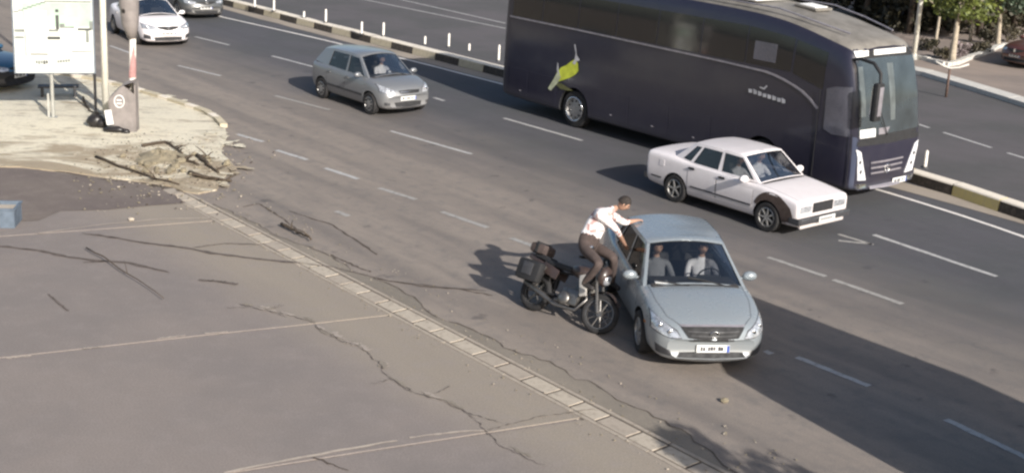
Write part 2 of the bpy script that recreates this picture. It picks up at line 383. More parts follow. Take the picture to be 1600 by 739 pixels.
# joints of the apron run slightly askew across it
apron = sheet('apron_base', [W(-26, -10.56), W(60, -10.56), W(60, 25), W(-26, 25)], -.012, 'jointdull', kind='structure'); apron.name = 'apron'
seams = [-30, -21.75, -15.85, -11.45, -6.6, -1.6, 4, 10]
def seam_s(s, t): return s - .27 * (t + 8)
tcols = [(-10.565, 2.2), (2.23, 14)]
for (ta, tb) in tcols:
    for a, b in zip(seams, seams[1:]):
        g = .022
        pts = []
        nn = 9
        tt = [ta + (tb - ta) * i / nn for i in range(nn + 1)]
        for t in tt: pts.append(W(seam_s(a, t) + g + random.uniform(0, .03), t))
        for t in reversed(tt): pts.append(W(seam_s(b, t) - g - random.uniform(0, .03), t))
        o = sheet('concrete_slab', pts, random.choice((0, .002, .004)), 'slab', apron, thick=.05)
# pale worn lips beside the joints
for px in ([(350, 739), (470, 715), (620, 688)], [(640, 684), (700, 676), (760, 672)], [(130, 545), (160, 542)], [(245, 530), (290, 524)], [(320, 521), (356, 519)], [(10, 560), (50, 556)], [(60, 365), (150, 352), (260, 342), (330, 341)]):
    ribbon('joint_filler', [G(*p) for p in px], .035, .008, 'jointpale', apron, .012, 12, .5)
# irregular patched seam and cracks of the apron
crk = [(372, 476), (430, 488), (480, 500), (530, 533), (562, 541), (590, 566), (606, 590), (640, 612), (695, 628), (740, 652), (765, 683), (792, 702), (850, 728)]
for k in range(26):
    q_ = resample([G(*p) for p in crk], 120); i_ = random.randint(0, 112); n_ = random.randint(3, 7)
    off_ = Vector((random.uniform(-.05, .05), random.uniform(.02, .12), 0))
    ribbon('crack_edge', [p + off_ for p in q_[i_:i_ + n_]], random.uniform(.03, .10), .0085 + k * .0001, 'jointmid' if k % 2 else 'oldpatch', apron, .02, 10, .8, ends=.1)
ribbon('crack', [G(*p) for p in crk], .009, .0135, 'tar', apron, .03, 90, .9)
for k in range(9):
    a_ = random.choice(resample([G(*p) for p in crk], 30)); d_ = Vector((random.uniform(-1, 1), random.uniform(-1, 1), 0)).normalized() * random.uniform(.2, .6)
    ribbon('crack', [a_, a_ + d_ * .5 + Vector((.03, 0, 0)), a_ + d_], .010, .0136 + k * .0001, 'crackdull', apron, .02, 12, .9, ends=.1)
ribbon('crack', [G(*p) for p in [(760, 672), (850, 650), (930, 640)]], .012, .010, 'crackdull', apron, .02, 30, .9)
ribbon('crack', [G(*p) for p in [(490, 715), (545, 735)]], .03, .010, 'crack', apron, .02, 10, .7)
tar = [([(-20, 383), (60, 392), (105, 402), (150, 408), (200, 411), (265, 426)], .07),
       ([(128, 365), (180, 372), (225, 380), (285, 387), (330, 396), (400, 405), (470, 412)], .07),
       ([(310, 438), (340, 440), (372, 445)], .07), ([(300, 388), (350, 381), (410, 383)], .03),
       ([(-20, 258), (20, 259), (90, 268), (160, 281), (260, 291)], .07), ([(75, 460), (88, 471), (108, 487)], .03), ([(130, 411), (165, 409)], .03),
       ([(470, 412), (520, 418), (610, 440), (700, 450), (760, 455)], .03)]
for px, wd in tar: ribbon('tar_seal', [G(*p) for p in px], wd, .013, 'tar', apron, .012, 30, .45, ends=.2)
darkground = sheet('dark_patch', [G(*p) for p in [(-60, 262), (0, 262), (60, 266), (130, 277), (200, 285), (262, 296), (290, 318), (230, 322), (170, 328), (95, 330), (60, 345), (-60, 350)]], .0095, 'darkground', apron)  # area of darker ground tone on the apron
# ragged old asphalt edge between channel and lane
up = [(330, 320), (390, 345), (440, 372), (480, 385), (520, 402), (556, 425), (600, 440), (640, 462), (690, 500), (745, 516), (790, 545), (850, 562), (900, 592), (925, 598), (975, 628), (1030, 655), (1075, 680), (1115, 712), (1150, 739), (1260, 810)]
outer = [G(*p) for p in up]
op = resample(outer, 110); op = [p + RT * random.uniform(-.05, .05) for p in op]
op = [W(ST(p)[0], min(ST(p)[1], -11.07)) for p in op]; nn_ = len(op)
ov = [(p.x, p.y, .006) for p in op] + [(*W(ST(p)[0], -11.035).xy, .006) for p in op]
mesh('old_asphalt_edge', ov, [(i, i + 1, nn_ + i + 1, nn_ + i) for i in range(nn_ - 1)], 'oldpatch')['kind'] = 'structure'
ribbon('edge_crack', op, .022, .0105, 'crackdull', None, .015, 90, .8)['kind'] = 'structure'
for px in ([(452, 330), (520, 352), (590, 398)], [(380, 324), (405, 318), (440, 340), (482, 372)], [(590, 436), (660, 448), (720, 452), (770, 462)], [(515, 398), (560, 418), (580, 425)]):
    ribbon('road_crack', [G(*p) for p in px], .035, .006, 'crack', road, .02, 24, .6)
# the drain channel: slabs between two dark joints, one by one
drain = empty('drain_channel', W(-20, -10.78), 0); drain['kind'] = 'structure'
ribbon('channel_bed', [W(-24, -10.78), W(-4, -10.78)], .48, -.003, 'crackdull', drain, 0, 2)
drain.matrix_world = Matrix.Translation(W(-20, -10.78))
for c in drain.children: c.matrix_parent_inverse = drain.matrix_world.inverted()
s = -23.6; k = 0
while s < -5:
    L_ = random.uniform(.46, .60); a, b = s + .022, s + L_ - .022
    sk = random.uniform(-.01, .01)
    pts = [W(a, -10.93 + sk), W(b, -10.93 + sk), W(b, -10.66 + sk), W(a, -10.66 + sk)]
    far = s < -18
    z = .004 + random.uniform(0, .006)
    bm = bmesh.new(); vv = [bm.verts.new((p.x, p.y, z)) for p in pts]; vv2 = [bm.verts.new((p.x, p.y, -.02)) for p in pts]
    bm.faces.new(vv); [bm.faces.new((vv2[i], vv2[(i + 1) % 4], vv[(i + 1) % 4], vv[i])) for i in range(4)]
    bmesh.ops.recalc_face_normals(bm, faces=bm.faces); bmesh.ops.bevel(bm, geom=[e for e in bm.edges if all(v.co.z > 0 for v in e.verts)], offset=.006, segments=1, affect='EDGES')
    me = bpy.data.meshes.new('channel_slab'); bm.to_mesh(me); bm.free(); me.materials.append(M['stone' if random.random() < .62 else 'stone2'])
    o = link('channel_slab', me, drain); o.matrix_parent_inverse = drain.matrix_world.inverted()
    s += L_
for t in (-10.995, -10.60):
    for i in range(int(19 / 1.4)):
        o = mesh('channel_kerb', [W(-23.6 + i * 1.4 + .01, t - .035, -.02), W(-22.2 + i * 1.4 - .01, t - .035, -.02), W(-22.2 + i * 1.4 - .01, t + .035, -.02), W(-23.6 + i * 1.4 + .01, t + .035, -.02),
                             W(-23.6 + i * 1.4 + .01, t - .03, .008), W(-22.2 + i * 1.4 - .01, t - .03, .008), W(-22.2 + i * 1.4 - .01, t + .03, .008), W(-23.6 + i * 1.4 + .01, t + .03, .008)],
                 [(4, 5, 6, 7), (0, 1, 5, 4), (1, 2, 6, 5), (2, 3, 7, 6), (3, 0, 4, 7)], 'stone2', drain)
        o.matrix_parent_inverse = drain.matrix_world.inverted()
# sandy verge at the left, with its low kerb along the road
vg = [(-500, 20), (-60, 95), (60, 112), (150, 128), (205, 142), (270, 160), (318, 176), (345, 192), (352, 208), (345, 232), (362, 262), (340, 300), (300, 305), (262, 292), (180, 280), (100, 268), (30, 262), (-60, 262), (-500, 262)]
vv = [G(*p) for p in vg]; vv = resample(vv, 90); vv = [p + Vector((random.uniform(-.06, .06), random.uniform(-.08, .08), 0)) for p in vv]
verge = sheet('sandy_verge', vv, .03, 'sand', kind='structure', thick=.04)
def blob(c, rx, ry, z, mat, par, n=22, name='sand_spill'):
    ph = [random.uniform(0, 6) for _ in range(4)]; pts = []
    for j in range(n):
        a = math.tau * j / n; w_ = 1 + .28 * math.sin(2 * a + ph[0]) + .22 * math.sin(3 * a + ph[1]) + .16 * math.sin(7 * a + ph[2]) + random.uniform(-.1, .1); pts.append((c.x + rx * w_ * math.cos(a), c.y + ry * w_ * math.sin(a)))
    return sheet(name, pts, z, mat, par)
for k in range(70):
    p_ = random.choice(vv[34:66]); p_ = p_ + Vector((random.gauss(0, .22), random.gauss(0, .32), 0))
    if ST(p_)[1] < -15.0 or p_.x < -13: continue
    blob(p_, random.uniform(.03, .20), random.uniform(.03, .16), .0315 + .0003 * k, 'sand', verge)
kp = resample([G(*p) for p in [(60, 112), (150, 127), (210, 142), (270, 160), (318, 176), (340, 189), (350, 200)]], 22)
for i in range(21):
    a, b = kp[i], kp[i + 1]; d = (b - a).normalized(); n_ = Vector((-d.y, d.x, 0))
    b2 = b - d * .02; v = [a + n_ * .09, b2 + n_ * .09, b2 - n_ * .09, a - n_ * .09]
    mesh('kerb_stone', [(*p.xy, .0) for p in v] + [(*(p.xy), .10 + .01 * random.random()) for p in v], [(4, 5, 6, 7), (0, 1, 5, 4), (1, 2, 6, 5), (2, 3, 7, 6), (3, 0, 4, 7)], 'kerbcream' if i % 3 else 'kerbwhite', verge)
# lane markings
def dash(a, b, w_=.11, mat='line', z=.0045): ribbon('lane_dash', [G(*a), G(*b)], w_, z, mat, road, .006, 10, .12)
for a, b in [((370, 210), (411, 222)), ((432, 235), (480, 250)), ((508, 263), (560, 280))]: dash(a, b, .13)
for a, b in [((592, 294), (650, 312)), ((690, 331), (762, 356)), ((798, 372), (836, 386))]: dash(a, b, .13, 'linefaint')
for a, b in [((1245, 558), (1358, 603)), ((1478, 655), (1606, 716)), ((1195, 548), (1206, 553)), ((1760, 790), (1930, 872))]: dash(a, b, .12)
for a, b in [((278, 103), (345, 119)), ((430, 150), (515, 172)), ((610, 205), (737, 241)), ((172, 72), (205, 84)), ((525, 330), (545, 338))]: dash(a, b, .12, 'line' if a[0] > 600 or a[0] < 400 else 'linefaint')
dash((1200, 402), (1290, 432), .12, 'linefaint'); dash((1302, 437), (1410, 475), .12, 'linefaint')
for a, b in [((305, 58), (358, 71)), ((425, 88), (494, 106)), ((678, 153), (694, 158)), ((787, 185), (910, 220)), ((1365, 367), (1557, 432))]: dash(a, b, .12)
for a, b in [((1310, 366), (1362, 382)), ((1310, 376), (1365, 382))]: dash(a, b, .09, 'linefaint')
def longline(pts, w_, mat, par=road, z=.0045, n=60, name='edge_line'): return ribbon(name, pts, w_, z, mat, par, .008, n, .15)
longline([G(*p) for p in [(100, -45), (350, 28), (480, 57)]] + [G(*p) for p in [(650, 97), (785, 132)]] + [W(-22, -24.9), G(1400, 305), G(1500, 336), G(1600, 370), G(1900, 478)], .13, 'linebright')
gut = longline([W(-75, -25.35), W(-40, -25.42), W(-28, -25.45), W(-15, -25.35), W(-12, -25.15), W(0, -24.4)], .62, 'gutter', road, .0085, 60, 'gutter_strip')
# opposing carriageway markings
far = bpy.data.objects['far_carriageway']
for a, b in [((540, -6), (790, 45)), ((600, -6), (790, 37))]: longline([G(*a), G(*b)], .13, 'line', far, .001)
for a, b in [((1428, 192), (1452, 200)), ((1474, 207), (1549, 231)), ((1574, 239), (1640, 259))]: ribbon('lane_dash', [G(*a), G(*b)], .12, .001, 'line', far)
# far pavement with its broad pale kerb
fk = [W(-80, -42.9), W(-45, -42.7), G(1437, 118), G(1520, 143), G(1600, 168), G(1800, 232)]
kb = [p - RT * .75 for p in fk]
sheet('far_pavement', [p - RT * .5 for p in fk] + [W(-8, -75), W(-90, -75)], .10, 'farwalk', kind='structure')
walk = bpy.data.objects['far_pavement']
fr = resample(fk, 42); br = resample(kb, 42)
for i in range(41):
    a, b, c, d = fr[i], fr[i + 1], br[i + 1], br[i]; e = (b - a).normalized() * .02
    b = b - e; c = c - e
    mesh('kerb_stone', [(*p.xy, -.02) for p in (a, b, c, d)] + [(*p.xy, .15 + .008 * random.random()) for p in (a, b, c, d)], [(4, 5, 6, 7), (0, 1, 5, 4), (1, 2, 6, 5), (2, 3, 7, 6), (3, 0, 4, 7)], 'farkerb', walk)

# the median: painted kerb blocks, one by one
median = empty('median', W(-30, -26), 0); median['kind'] = 'structure'; mi_ = Matrix.Translation(W(-30, -26)).inverted()
mt_pts = [(-80, -25.95), (-50, -25.82), (-41, -25.80), (-30, -25.82), (-22, -25.85), (-15.5, -25.85), (-12.6, -25.15), (-6, -23.8), (0, -22.5)]
def med_t(s):
    for (a, ta), (b, tb) in zip(mt_pts, mt_pts[1:]):
        if a <= s <= b: return ta + (tb - ta) * (s - a) / (b - a)
    return mt_pts[-1][1]
s = -75; k = 0
while s < -1:
    L_ = 1.34; a, b = s + .012, s + L_ - .012; ta, tb = med_t(s), med_t(s + L_)
    wd = .42; zt = .27 + random.uniform(-.006, .006)
    P = [W(a, ta, -.01), W(b, tb, -.01), W(b, tb - wd, -.01), W(a, ta - wd, -.01), W(a, ta - .03, zt - .03), W(b, tb - .03, zt - .03), W(b, tb - .05, zt), W(a, ta - .05, zt), W(b, tb - wd + .03, zt), W(a, ta - wd + .03, zt)]
    ph = abs((s + 15.45) % 2.68)
    col = 'kerbblack' if ph < .7 or ph > 2.68 - .7 else ('kerbyellow' if s > -20 else 'kerbcream')
    mesh('kerb_block', P, [(0, 1, 5, 4), (4, 5, 6, 7), (7, 6, 8, 9), (9, 8, 2, 3), (1, 2, 8, 6, 5), (0, 4, 7, 9, 3)], [col, 'kerbwhite'], median, mi=[0, 1, 1, 0, 0, 0]).matrix_parent_inverse = mi_
    s += L_; k += 1

# ------------------------------------------------------------------ vehicle parts
def wheel(parent, x, y, r, wd, kind='alloy', side=1, spin=0.0):
    h = wd / 2; b = MB()
    b.lathe([(r * .62, -h * .8), (r * .80, -h), (r * .95, -h * .92), (r, -h * .6), (r, h * .6), (r * .95, h * .92), (r * .80, h), (r * .62, h * .8)], 'Y', (0, 0, 0), 30)
    o = b.build('wheel', 'tyre', parent, sharp=40); o.location = (x, y, r); o.rotation_euler.y = spin
    b = MB(); ri = r * .66; s = side
    b.lathe([(ri, s * h * .82), (ri * .93, s * h * .9), (ri * .88, s * h * .6), (ri * .88, 0), (ri, 0)], 'Y', n=30)
    b.lathe([(ri * .9, s * h * .15), (.01, s * h * .15), (.01, s * h * .05), (ri * .9, s * h * .05)], 'Y', n=20, m=1)
    if kind == 'cover':
        b.lathe([(ri * .9, s * h * .72), (ri * .35, s * h * .9), (.01, s * h * .92), (.01, s * h * .6), (ri * .9, s * h * .6)], 'Y', n=30)
        for k in range(9):
            a = k * math.tau / 9; b.box((math.cos(a) * ri * .68, s * h * .86, math.sin(a) * ri * .68), (.045, .03, .035), 1, 0, Matrix.Rotation(-a, 3, 'Y'))
    else:
        for k in range(7 if kind == 'alloy' else 5):
            a = k * math.tau / (7 if kind == 'alloy' else 5)
            b.box((math.cos(a) * ri * .5, s * h * .66, math.sin(a) * ri * .5), (ri * .92, .035, ri * .2), 0, .008, Matrix.Rotation(-a, 3, 'Y'))
        b.lathe([(ri * .22, s * h * .8), (.01, s * h * .85), (.01, s * h * .5), (ri * .22, s * h * .5)], 'Y', n=16)
    b.build('rim', ['alloy', 'dark'], o, sharp=35)
    return o
def skinloft(st, secf, bowf, bowr, mats, x0, x1):
    """closed body from cross-sections; st: rows (x, halfwidth, zb, zs, zt)"""
    V_ = []; Fc = []
    for (x, w_, zb, zs, zt) in st:
        half = secf(w_, zb, zs, zt); K = len(half); ringp = half + [(-y, z) for y, z in reversed(half[1:-1])]
        N = len(ringp)
        for (y, z) in ringp:
            q = (abs(y) / max(x1[1], .01))
            rf = max(0, min(1, (x - x1[0]) / (st[-1][0] - x1[0]))); rr = max(0, min(1, (x0[0] - x) / (x0[0] - st[0][0])))
            V_.append((x - bowf * rf * q ** 2.2 + bowr * rr * q ** 2.2, y, z))
    for i in range(len(st) - 1):
        for j in range(N): Fc.append((i * N + j, i * N + (j + 1) % N, (i + 1) * N + (j + 1) % N, (i + 1) * N + j))
    def cap(base, flip):
        for j in range(K - 1):
            a, b_, c, d = j, j + 1, (N - j - 1) % N, (N - j) % N
            f = [base + a, base + b_] + ([base + c] if c != b_ else []) + ([base + d] if d != a else [])
            if len(f) >= 3: Fc.append(tuple(f if flip else reversed(f)))
    cap(0, True); cap((len(st) - 1) * N, False)
    return V_, Fc
def project(bvh, a, b, axis, sgn, ymax=20):
    if axis == 'x': o, d = Vector((sgn * ymax, a, b)), Vector((-sgn, 0, 0))
    elif axis == 'y': o, d = Vector((a, sgn * ymax, b)), Vector((0, -sgn, 0))
    else: o, d = Vector((a, b, ymax)), Vector((0, 0, -1))
    h = bvh.ray_cast(o, d)
    if h[0] is None:
        o2 = {'x': Vector((sgn * 3, a, b)), 'y': Vector((a, sgn * 1, b)), 'z': Vector((a, b, 1.5))}[axis]
        h = bvh.find_nearest(o2)
    n = h[1]
    if n.dot(d) > 0: n = -n
    return h[0], n
def patch(name, bvh, top, bot, axis, sgn, mat, parent, off=.006, nc=10, nr=4, skirt=.02):
    top = resample([(*p, 0) for p in top], nc); bot = resample([(*p, 0) for p in bot], nc); v = []; nn = []
    for r in range(nr):
        for c in range(nc):
            q = top[c].lerp(bot[c], r / (nr - 1)); h, n = project(bvh, q.x, q.y, axis, sgn); v.append(h); nn.append(n)
    outer_ = [p + n * off for p, n in zip(v, nn)]; f = []
    for r in range(nr - 1):
        for c in range(nc - 1): f.append((r * nc + c, (r + 1) * nc + c, (r + 1) * nc + c + 1, r * nc + c + 1))
    rim_ = [c for c in range(nc)] + [r * nc + nc - 1 for r in range(1, nr)] + [(nr - 1) * nc + c for c in range(nc - 2, -1, -1)] + [r * nc for r in range(nr - 2, 0, -1)]
    b = len(outer_); outer_ += [v[i] - nn[i] * skirt for i in rim_]
    for i in range(len(rim_)):
        j = (i + 1) % len(rim_); f.append((rim_[i], rim_[j], b + j, b + i))
    bm = bmesh.new(); me = bpy.data.meshes.new(name); me.from_pydata([tuple(p) for p in outer_], [], f); bm.from_mesh(me); bmesh.ops.recalc_face_normals(bm, faces=bm.faces); bm.to_mesh(me); bm.free()
    me.materials.append(M[mat]); me.polygons.foreach_set('use_smooth', [True] * len(me.polygons)); me.set_sharp_from_angle(angle=R(50))
    return link(name, me, parent)
def bvh_of(o): return BVHTree.FromPolygons([v.co.copy() for v in o.data.vertices], [tuple(p.vertices) for p in o.data.polygons])
def lower_body(root, spec, mat):
    v, f = skinloft(spec['st'], spec['sec'], spec['bow'][0], spec['bow'][1], mat, (spec['bx'][0], spec['W']), (spec['bx'][1], spec['W']))
    o = mesh('body', v, f, [mat, 'dark', 'interior'], root)
    o.modifiers.new('s', 'SUBSURF').levels = 2; bake(o)
    bvh = bvh_of(o)
    b = MB(); ra = spec['ra']
    for x in spec['axles']:
        for sg in (-1, 1): b.tube([(x, sg * (spec['W'] - .30), spec['r'] * .98), (x, sg * (spec['W'] + .3), spec['r'] * .98)], ra, 0, 30)
    cut = b.build('cutter', 'dark', root); bm = bmesh.new(); bm.from_mesh(cut.data); bmesh.ops.recalc_face_normals(bm, faces=bm.faces); bm.to_mesh(cut.data); bm.free()
    md = o.modifiers.new('b', 'BOOLEAN'); md.operation = 'DIFFERENCE'; md.object = cut; md.solver = 'EXACT'; bake(o); bpy.data.objects.remove(cut)
    for p in o.data.polygons:
        p.use_smooth = True; c = p.center
        mi = 0
        if any(math.hypot(c.x - x, c.z - spec['r'] * .98) < ra + .004 for x in spec['axles']) and abs(c.y) > spec['W'] - .36 and (abs(p.normal.y) < .5 or abs(c.y) < spec['W'] - .22): mi = 1
        if c.z < spec.get('zdark', .2) and p.normal.z < -.5: mi = 1
        dk = spec.get('deck')
        if dk and dk[0] < c.x < dk[1] and abs(c.y) < dk[2] and c.z > .5 and p.normal.z > -.3: mi = 2
        p.material_index = mi
    o.data.set_sharp_from_angle(angle=R(42))
    return o, bvh
def qpatch(c00, c10, c11, c01, u0, u1, v0, v1, nu, nv, bul, nrm, off=0.0):
    """grid over a bulged quad patch: c00 bottom-left, c10 bottom-right, c11 top-right, c01 top-left"""
    out = []
    for j in range(nv + 1):
        for i in range(nu + 1):
            u = u0 + (u1 - u0) * i / nu; v = v0 + (v1 - v0) * j / nv
            p = c00.lerp(c10, u).lerp(c01.lerp(c11, u), v); out.append(p + nrm * (bul * 4 * u * (1 - u) + off))
    return out, [(j * (nu + 1) + i, j * (nu + 1) + i + 1, (j + 1) * (nu + 1) + i + 1, (j + 1) * (nu + 1) + i) for j in range(nv) for i in range(nu)]
def cabin(root, sp, mat):
    """roof and pillars in one shell with real window openings; glass set in them"""
    b = MB(); glasses = []
    def panel(c, nrm, bul, hole, gname, gmat, nu=8):
        c = [Vector(q) for q in c]; nrm = Vector(nrm)
        if hole:
            u0, u1, v0, v1 = hole
            for (a0, a1, b0, b1) in ((0, 1, 0, v0), (0, 1, v1, 1), (0, u0, v0, v1), (u1, 1, v0, v1)):
                if a1 - a0 > 1e-4 and b1 - b0 > 1e-4:
                    v, f = qpatch(*c, a0, a1, b0, b1, nu, 3, bul, nrm); b.add(v, f)
                    
            # reveal round the opening
            for (a0, a1, b0, b1) in ((u0, u1, v0, v0), (u0, u1, v1, v1)):
                v, f = qpatch(*c, a0, a1, b0, b1, nu, 1, bul, nrm); v2, _ = qpatch(*c, a0, a1, b0, b1, nu, 1, bul, nrm, -.03)
                b.add(v[:nu + 1] + v2[:nu + 1], [(i, i + 1, nu + 2 + i, nu + 1 + i) for i in range(nu)], 1)
            for uu in (u0, u1):
                v, _ = qpatch(*c, uu, uu, v0, v1, 1, 3, bul, nrm); v2, _ = qpatch(*c, uu, uu, v0, v1, 1, 3, bul, nrm, -.03)
                b.add(v[::2] + v2[::2], [(i, i + 1, 5 + i, 4 + i) for i in range(3)], 1)
            v, f = qpatch(*c, u0 + .001, u1 - .001, v0 + .001, v1 - .001, nu, 4, bul, nrm, -.012)
            glasses.append((gname, v, f, gmat))
        else:
            v, f = qpatch(*c, 0, 1, 0, 1, nu, 4, bul, nrm); b.add(v, f)
    wb, wt = sp['wb'], sp['wt']                                     # windscreen base / top corner (y>0)
    rb, rt_ = sp['rb'], sp['rt']
    def mir(p): return (p[0], -p[1], p[2])
    fn = Vector((wt[2] - wb[2], 0, wb[0] - wt[0])).normalized(); rn = Vector((-(rt_[2] - rb[2]), 0, rt_[0] - rb[0])).normalized()
    panel([wb, mir(wb), mir(wt), wt], fn, sp['wbul'], (.035, .965, .03, .95), 'windscreen', 'glass', 12)
    panel([mir(rb), rb, rt_, mir(rt_)], rn, sp['wbul'] * .7, (.07, .93, .06, .93), 'rear_window', 'glassdark', 10)
    for sg in (1, -1):
        def m_(p): return (p[0], p[1] * sg, p[2])
        pts = sp['side']                                            # list of (base, top, hole or None to next)
        for i in range(len(pts) - 1):
            B0, T0, hole, gm = pts[i]; B1, T1 = pts[i + 1][0], pts[i + 1][1]
            # i runs front to rear
            c = [m_(B0), m_(B1), m_(T1), m_(T0)]
            if sg < 0: c = [m_(B1), m_(B0), m_(T0), m_(T1)]; hole = (1 - hole[1], 1 - hole[0], hole[2], hole[3]) if hole else None
            panel(c, (0, sg, .3), .008 if hole else 0, hole, 'side_window', gm, 6)
    # roof
    tops = [p[1] for p in sp['side']]; n = 8; m = 12; vv = []
    # side tops run front to rear; first equals windscreen top corner, last the rear window top corner
    L_ = resample(tops, n + 1)
    for i, e in enumerate(L_):
        fr_ = i / n; bow = sp['wbul'] * (1 - fr_) ** 3 * 1.0 * fn.x - sp['wbul'] * .7 * fr_ ** 3 * abs(rn.x)
        zb_ = (sp['wbul'] * fn.z) * (1 - fr_) ** 3 + sp['wbul'] * .7 * rn.z * fr_ ** 3; cr = sp['crown'] * math.sin(math.pi * min(1, max(0, fr_)))
        for j in range(m + 1):
            u = -1 + 2 * j / m; k = 1 - u * u
            vv.append((e.x + bow * k, e.y * u, e.z + zb_ * k + cr * (1 - abs(u) ** 3)))
    b.add(vv, [(i * (m + 1) + j, i * (m + 1) + j + 1, (i + 1) * (m + 1) + j + 1, (i + 1) * (m + 1) + j) for i in range(n) for j in range(m)])
    bm = bmesh.new(); me = bpy.data.meshes.new('cabin_shell'); me.from_pydata(b.v, [], b.f); me.polygons.foreach_set('material_index', b.m); bm.from_mesh(me)
    bmesh.ops.remove_doubles(bm, verts=bm.verts, dist=.002)
    bmesh.ops.recalc_face_normals(bm, faces=bm.faces)
    bm.to_mesh(me); bm.free(); me.materials.append(M[mat]); me.materials.append(M['dark'])
    me.polygons.foreach_set('use_smooth', [True] * len(me.polygons)); me.set_sharp_from_angle(angle=R(38))
    o = link('roof_and_pillars', me, root)
    for (gn, v, f, gm) in glasses: mesh(gn, v, f, gm, root, True)
    return o
def strokes(parent, o, ys, z, h, x, mat='platetext'):
    pass
def plate(root, bvh, yc, zc, sgn, wd=.5, ht=.11, off=.018, digits='34 ABC'):
    h, n = project(bvh, yc, zc, 'x', sgn); x = h.x + sgn * off
    b = MB(); b.box((x, yc, zc), (.012, wd, ht), 0, .004); p = b.build('number_plate', 'plate', root)
    b = MB(); b.box((x + sgn * .008, yc + sgn * (wd / 2 - .022), zc), (.003, .035, ht * .9), 1)
    yy = -wd / 2 + .07                                              # blurred, unreadable characters
    for k in range(7):
        if k in (2, 5): yy += .03
        b.box((x + sgn * .008, yc - sgn * yy * -1 if False else yc + yy, zc + random.uniform(-.004, .004)), (.003, random.uniform(.022, .04), ht * random.uniform(.45, .62)), 0)
        yy += (wd - .16) / 8
    b.build('plate_marks', ['platetext', 'plateblue'], p)['kind'] = 'stuff'
def mirror(root, x, y, z, mat, sg):
    b = MB(); b.ell((x, y + sg * .11, z + .03), (.07, .115, .075), 0, 12, 8); b.box((x - .02, y + sg * .01, z - .01), (.05, .12, .03), 0, .008)
    b.ell((x - .045, y + sg * .115, z + .03), (.03, .095, .06), 1, 10, 6)
    b.build('wing_mirror', [mat, 'trim'], root, sharp=40)
def seats(root, xs, yw=.36, z0=.45, h=.62):
    for x in xs:
        for y in (-yw, yw):
            b = MB(); b.box((x, y, z0 + h * .5), (.16, .48, h), 0, .06, Matrix.Rotation(R(-12), 3, 'Y')); b.box((x - .09, y, z0 + h + .10), (.09, .26, .17), 0, .04); b.box((x + .25, y, z0), (.5, .5, .16), 0, .05)
            b.build('seat', 'interior', root, sharp=40)
def steering(root, x, y, z):
    b = MB(); c = Matrix.Translation((x, y, z)) @ Matrix.Rotation(R(-62), 4, 'Y')
    b.tube([c @ Vector((.17 * math.cos(a * math.tau / 16), .17 * math.sin(a * math.tau / 16), 0)) for a in range(17)], .014, 0, 6); b.box((x, y, z), (.03, .3, .04), 0, .01)
    b.build('steering_wheel', 'dark', root, True)
def handle(parent, bvh, x, z, sg, mat):
    h, n = project(bvh, x, z, 'y', sg); b = MB(); b.box((h.x, h.y + sg * .018, h.z), (.17, .025, .032), 0, .01); b.box((h.x, h.y + sg * .004, h.z - .002), (.13, .012, .05), 1, 0); b.build('handle', [mat, 'dark'], parent, sharp=40)
def doors(root, bvh, mat, specs, hm):
    for sg in (-1, 1):
        for (xa, xb, zb_, zt_, hx, hz) in specs:
            # dark shut line behind, painted skin in front
            d = patch('door', bvh, [(xa, zt_), (xb, zt_)], [(xa + .01, zb_), (xb - .01, zb_)], 'y', sg, mat, root, .0045, 10, 6, .01)
            patch('shut_line', bvh, [(xa - .012, zt_ + .0), (xb + .012, zt_ + .0)], [(xa - .002, zb_ - .012), (xb + .002, zb_ - .012)], 'y', sg, 'dark', d, .0012, 10, 6, .005)
            handle(d, bvh, hx, hz, sg, hm)
def sec_round(w_, zb, zs, zt):
    h = zs - zb
    if zt < zs - .05: return [(0, zb), (.80 * w_, zb), (.955 * w_, zb + .06), (w_, zb + .42 * h), (.992 * w_, zb + .74 * h), (.955 * w_, zs - .01), (.84 * w_, zs), (.76 * w_, zt), (0, zt)]
    return [(0, zb), (.80 * w_, zb), (.955 * w_, zb + .06), (w_, zb + .42 * h), (.992 * w_, zb + .74 * h), (.955 * w_, zs - .01), (.82 * w_, zs + (zt - zs) * .55), (.42 * w_, zs + (zt - zs) * .92), (0, zt)]
def sec_boxy(w_, zb, zs, zt):
    h = zs - zb
    if zt < zs - .05: return [(0, zb), (.86 * w_, zb), (.965 * w_, zb + .05), (w_, zb + .40 * h), (w_, zb + .66 * h), (.995 * w_, zs - .07), (.965 * w_, zs - .01), (.86 * w_, zs), (.78 * w_, zt), (0, zt)]
    return [(0, zb), (.86 * w_, zb), (.965 * w_, zb + .05), (w_, zb + .40 * h), (w_, zb + .66 * h), (.995 * w_, zs - .07), (.965 * w_, zs - .01), (.88 * w_, zs + (zt - zs) * .6), (.4 * w_, zt - .003), (0, zt)]

def lampunit(root, bvh, top, bot, bulbs, off=.010):
    hl = patch('headlight', bvh, top, bot, 'x', 1, 'lamp', root, off, 12, 6)
    g = .012; cy = sum(p[0] for p in top + bot) / len(top + bot); cz = sum(p[1] for p in top + bot) / len(top + bot)
    ex = lambda P, dz: [(p[0] + (g if p[0] > cy else -g), p[1] + dz) for p in P]
    patch('lamp_gasket', bvh, ex(top, g), ex(bot, -g), 'x', 1, 'trim', hl, off - .005, 12, 6)
    for (y, z, r_) in bulbs:
        h, n = project(bvh, y, z, 'x', 1); b = MB(); b.ell((h.x + .002, y, z), (.013, r_, r_ * .9), 0, 12, 8); b.build('reflector', 'chrome', hl, True)
    return hl
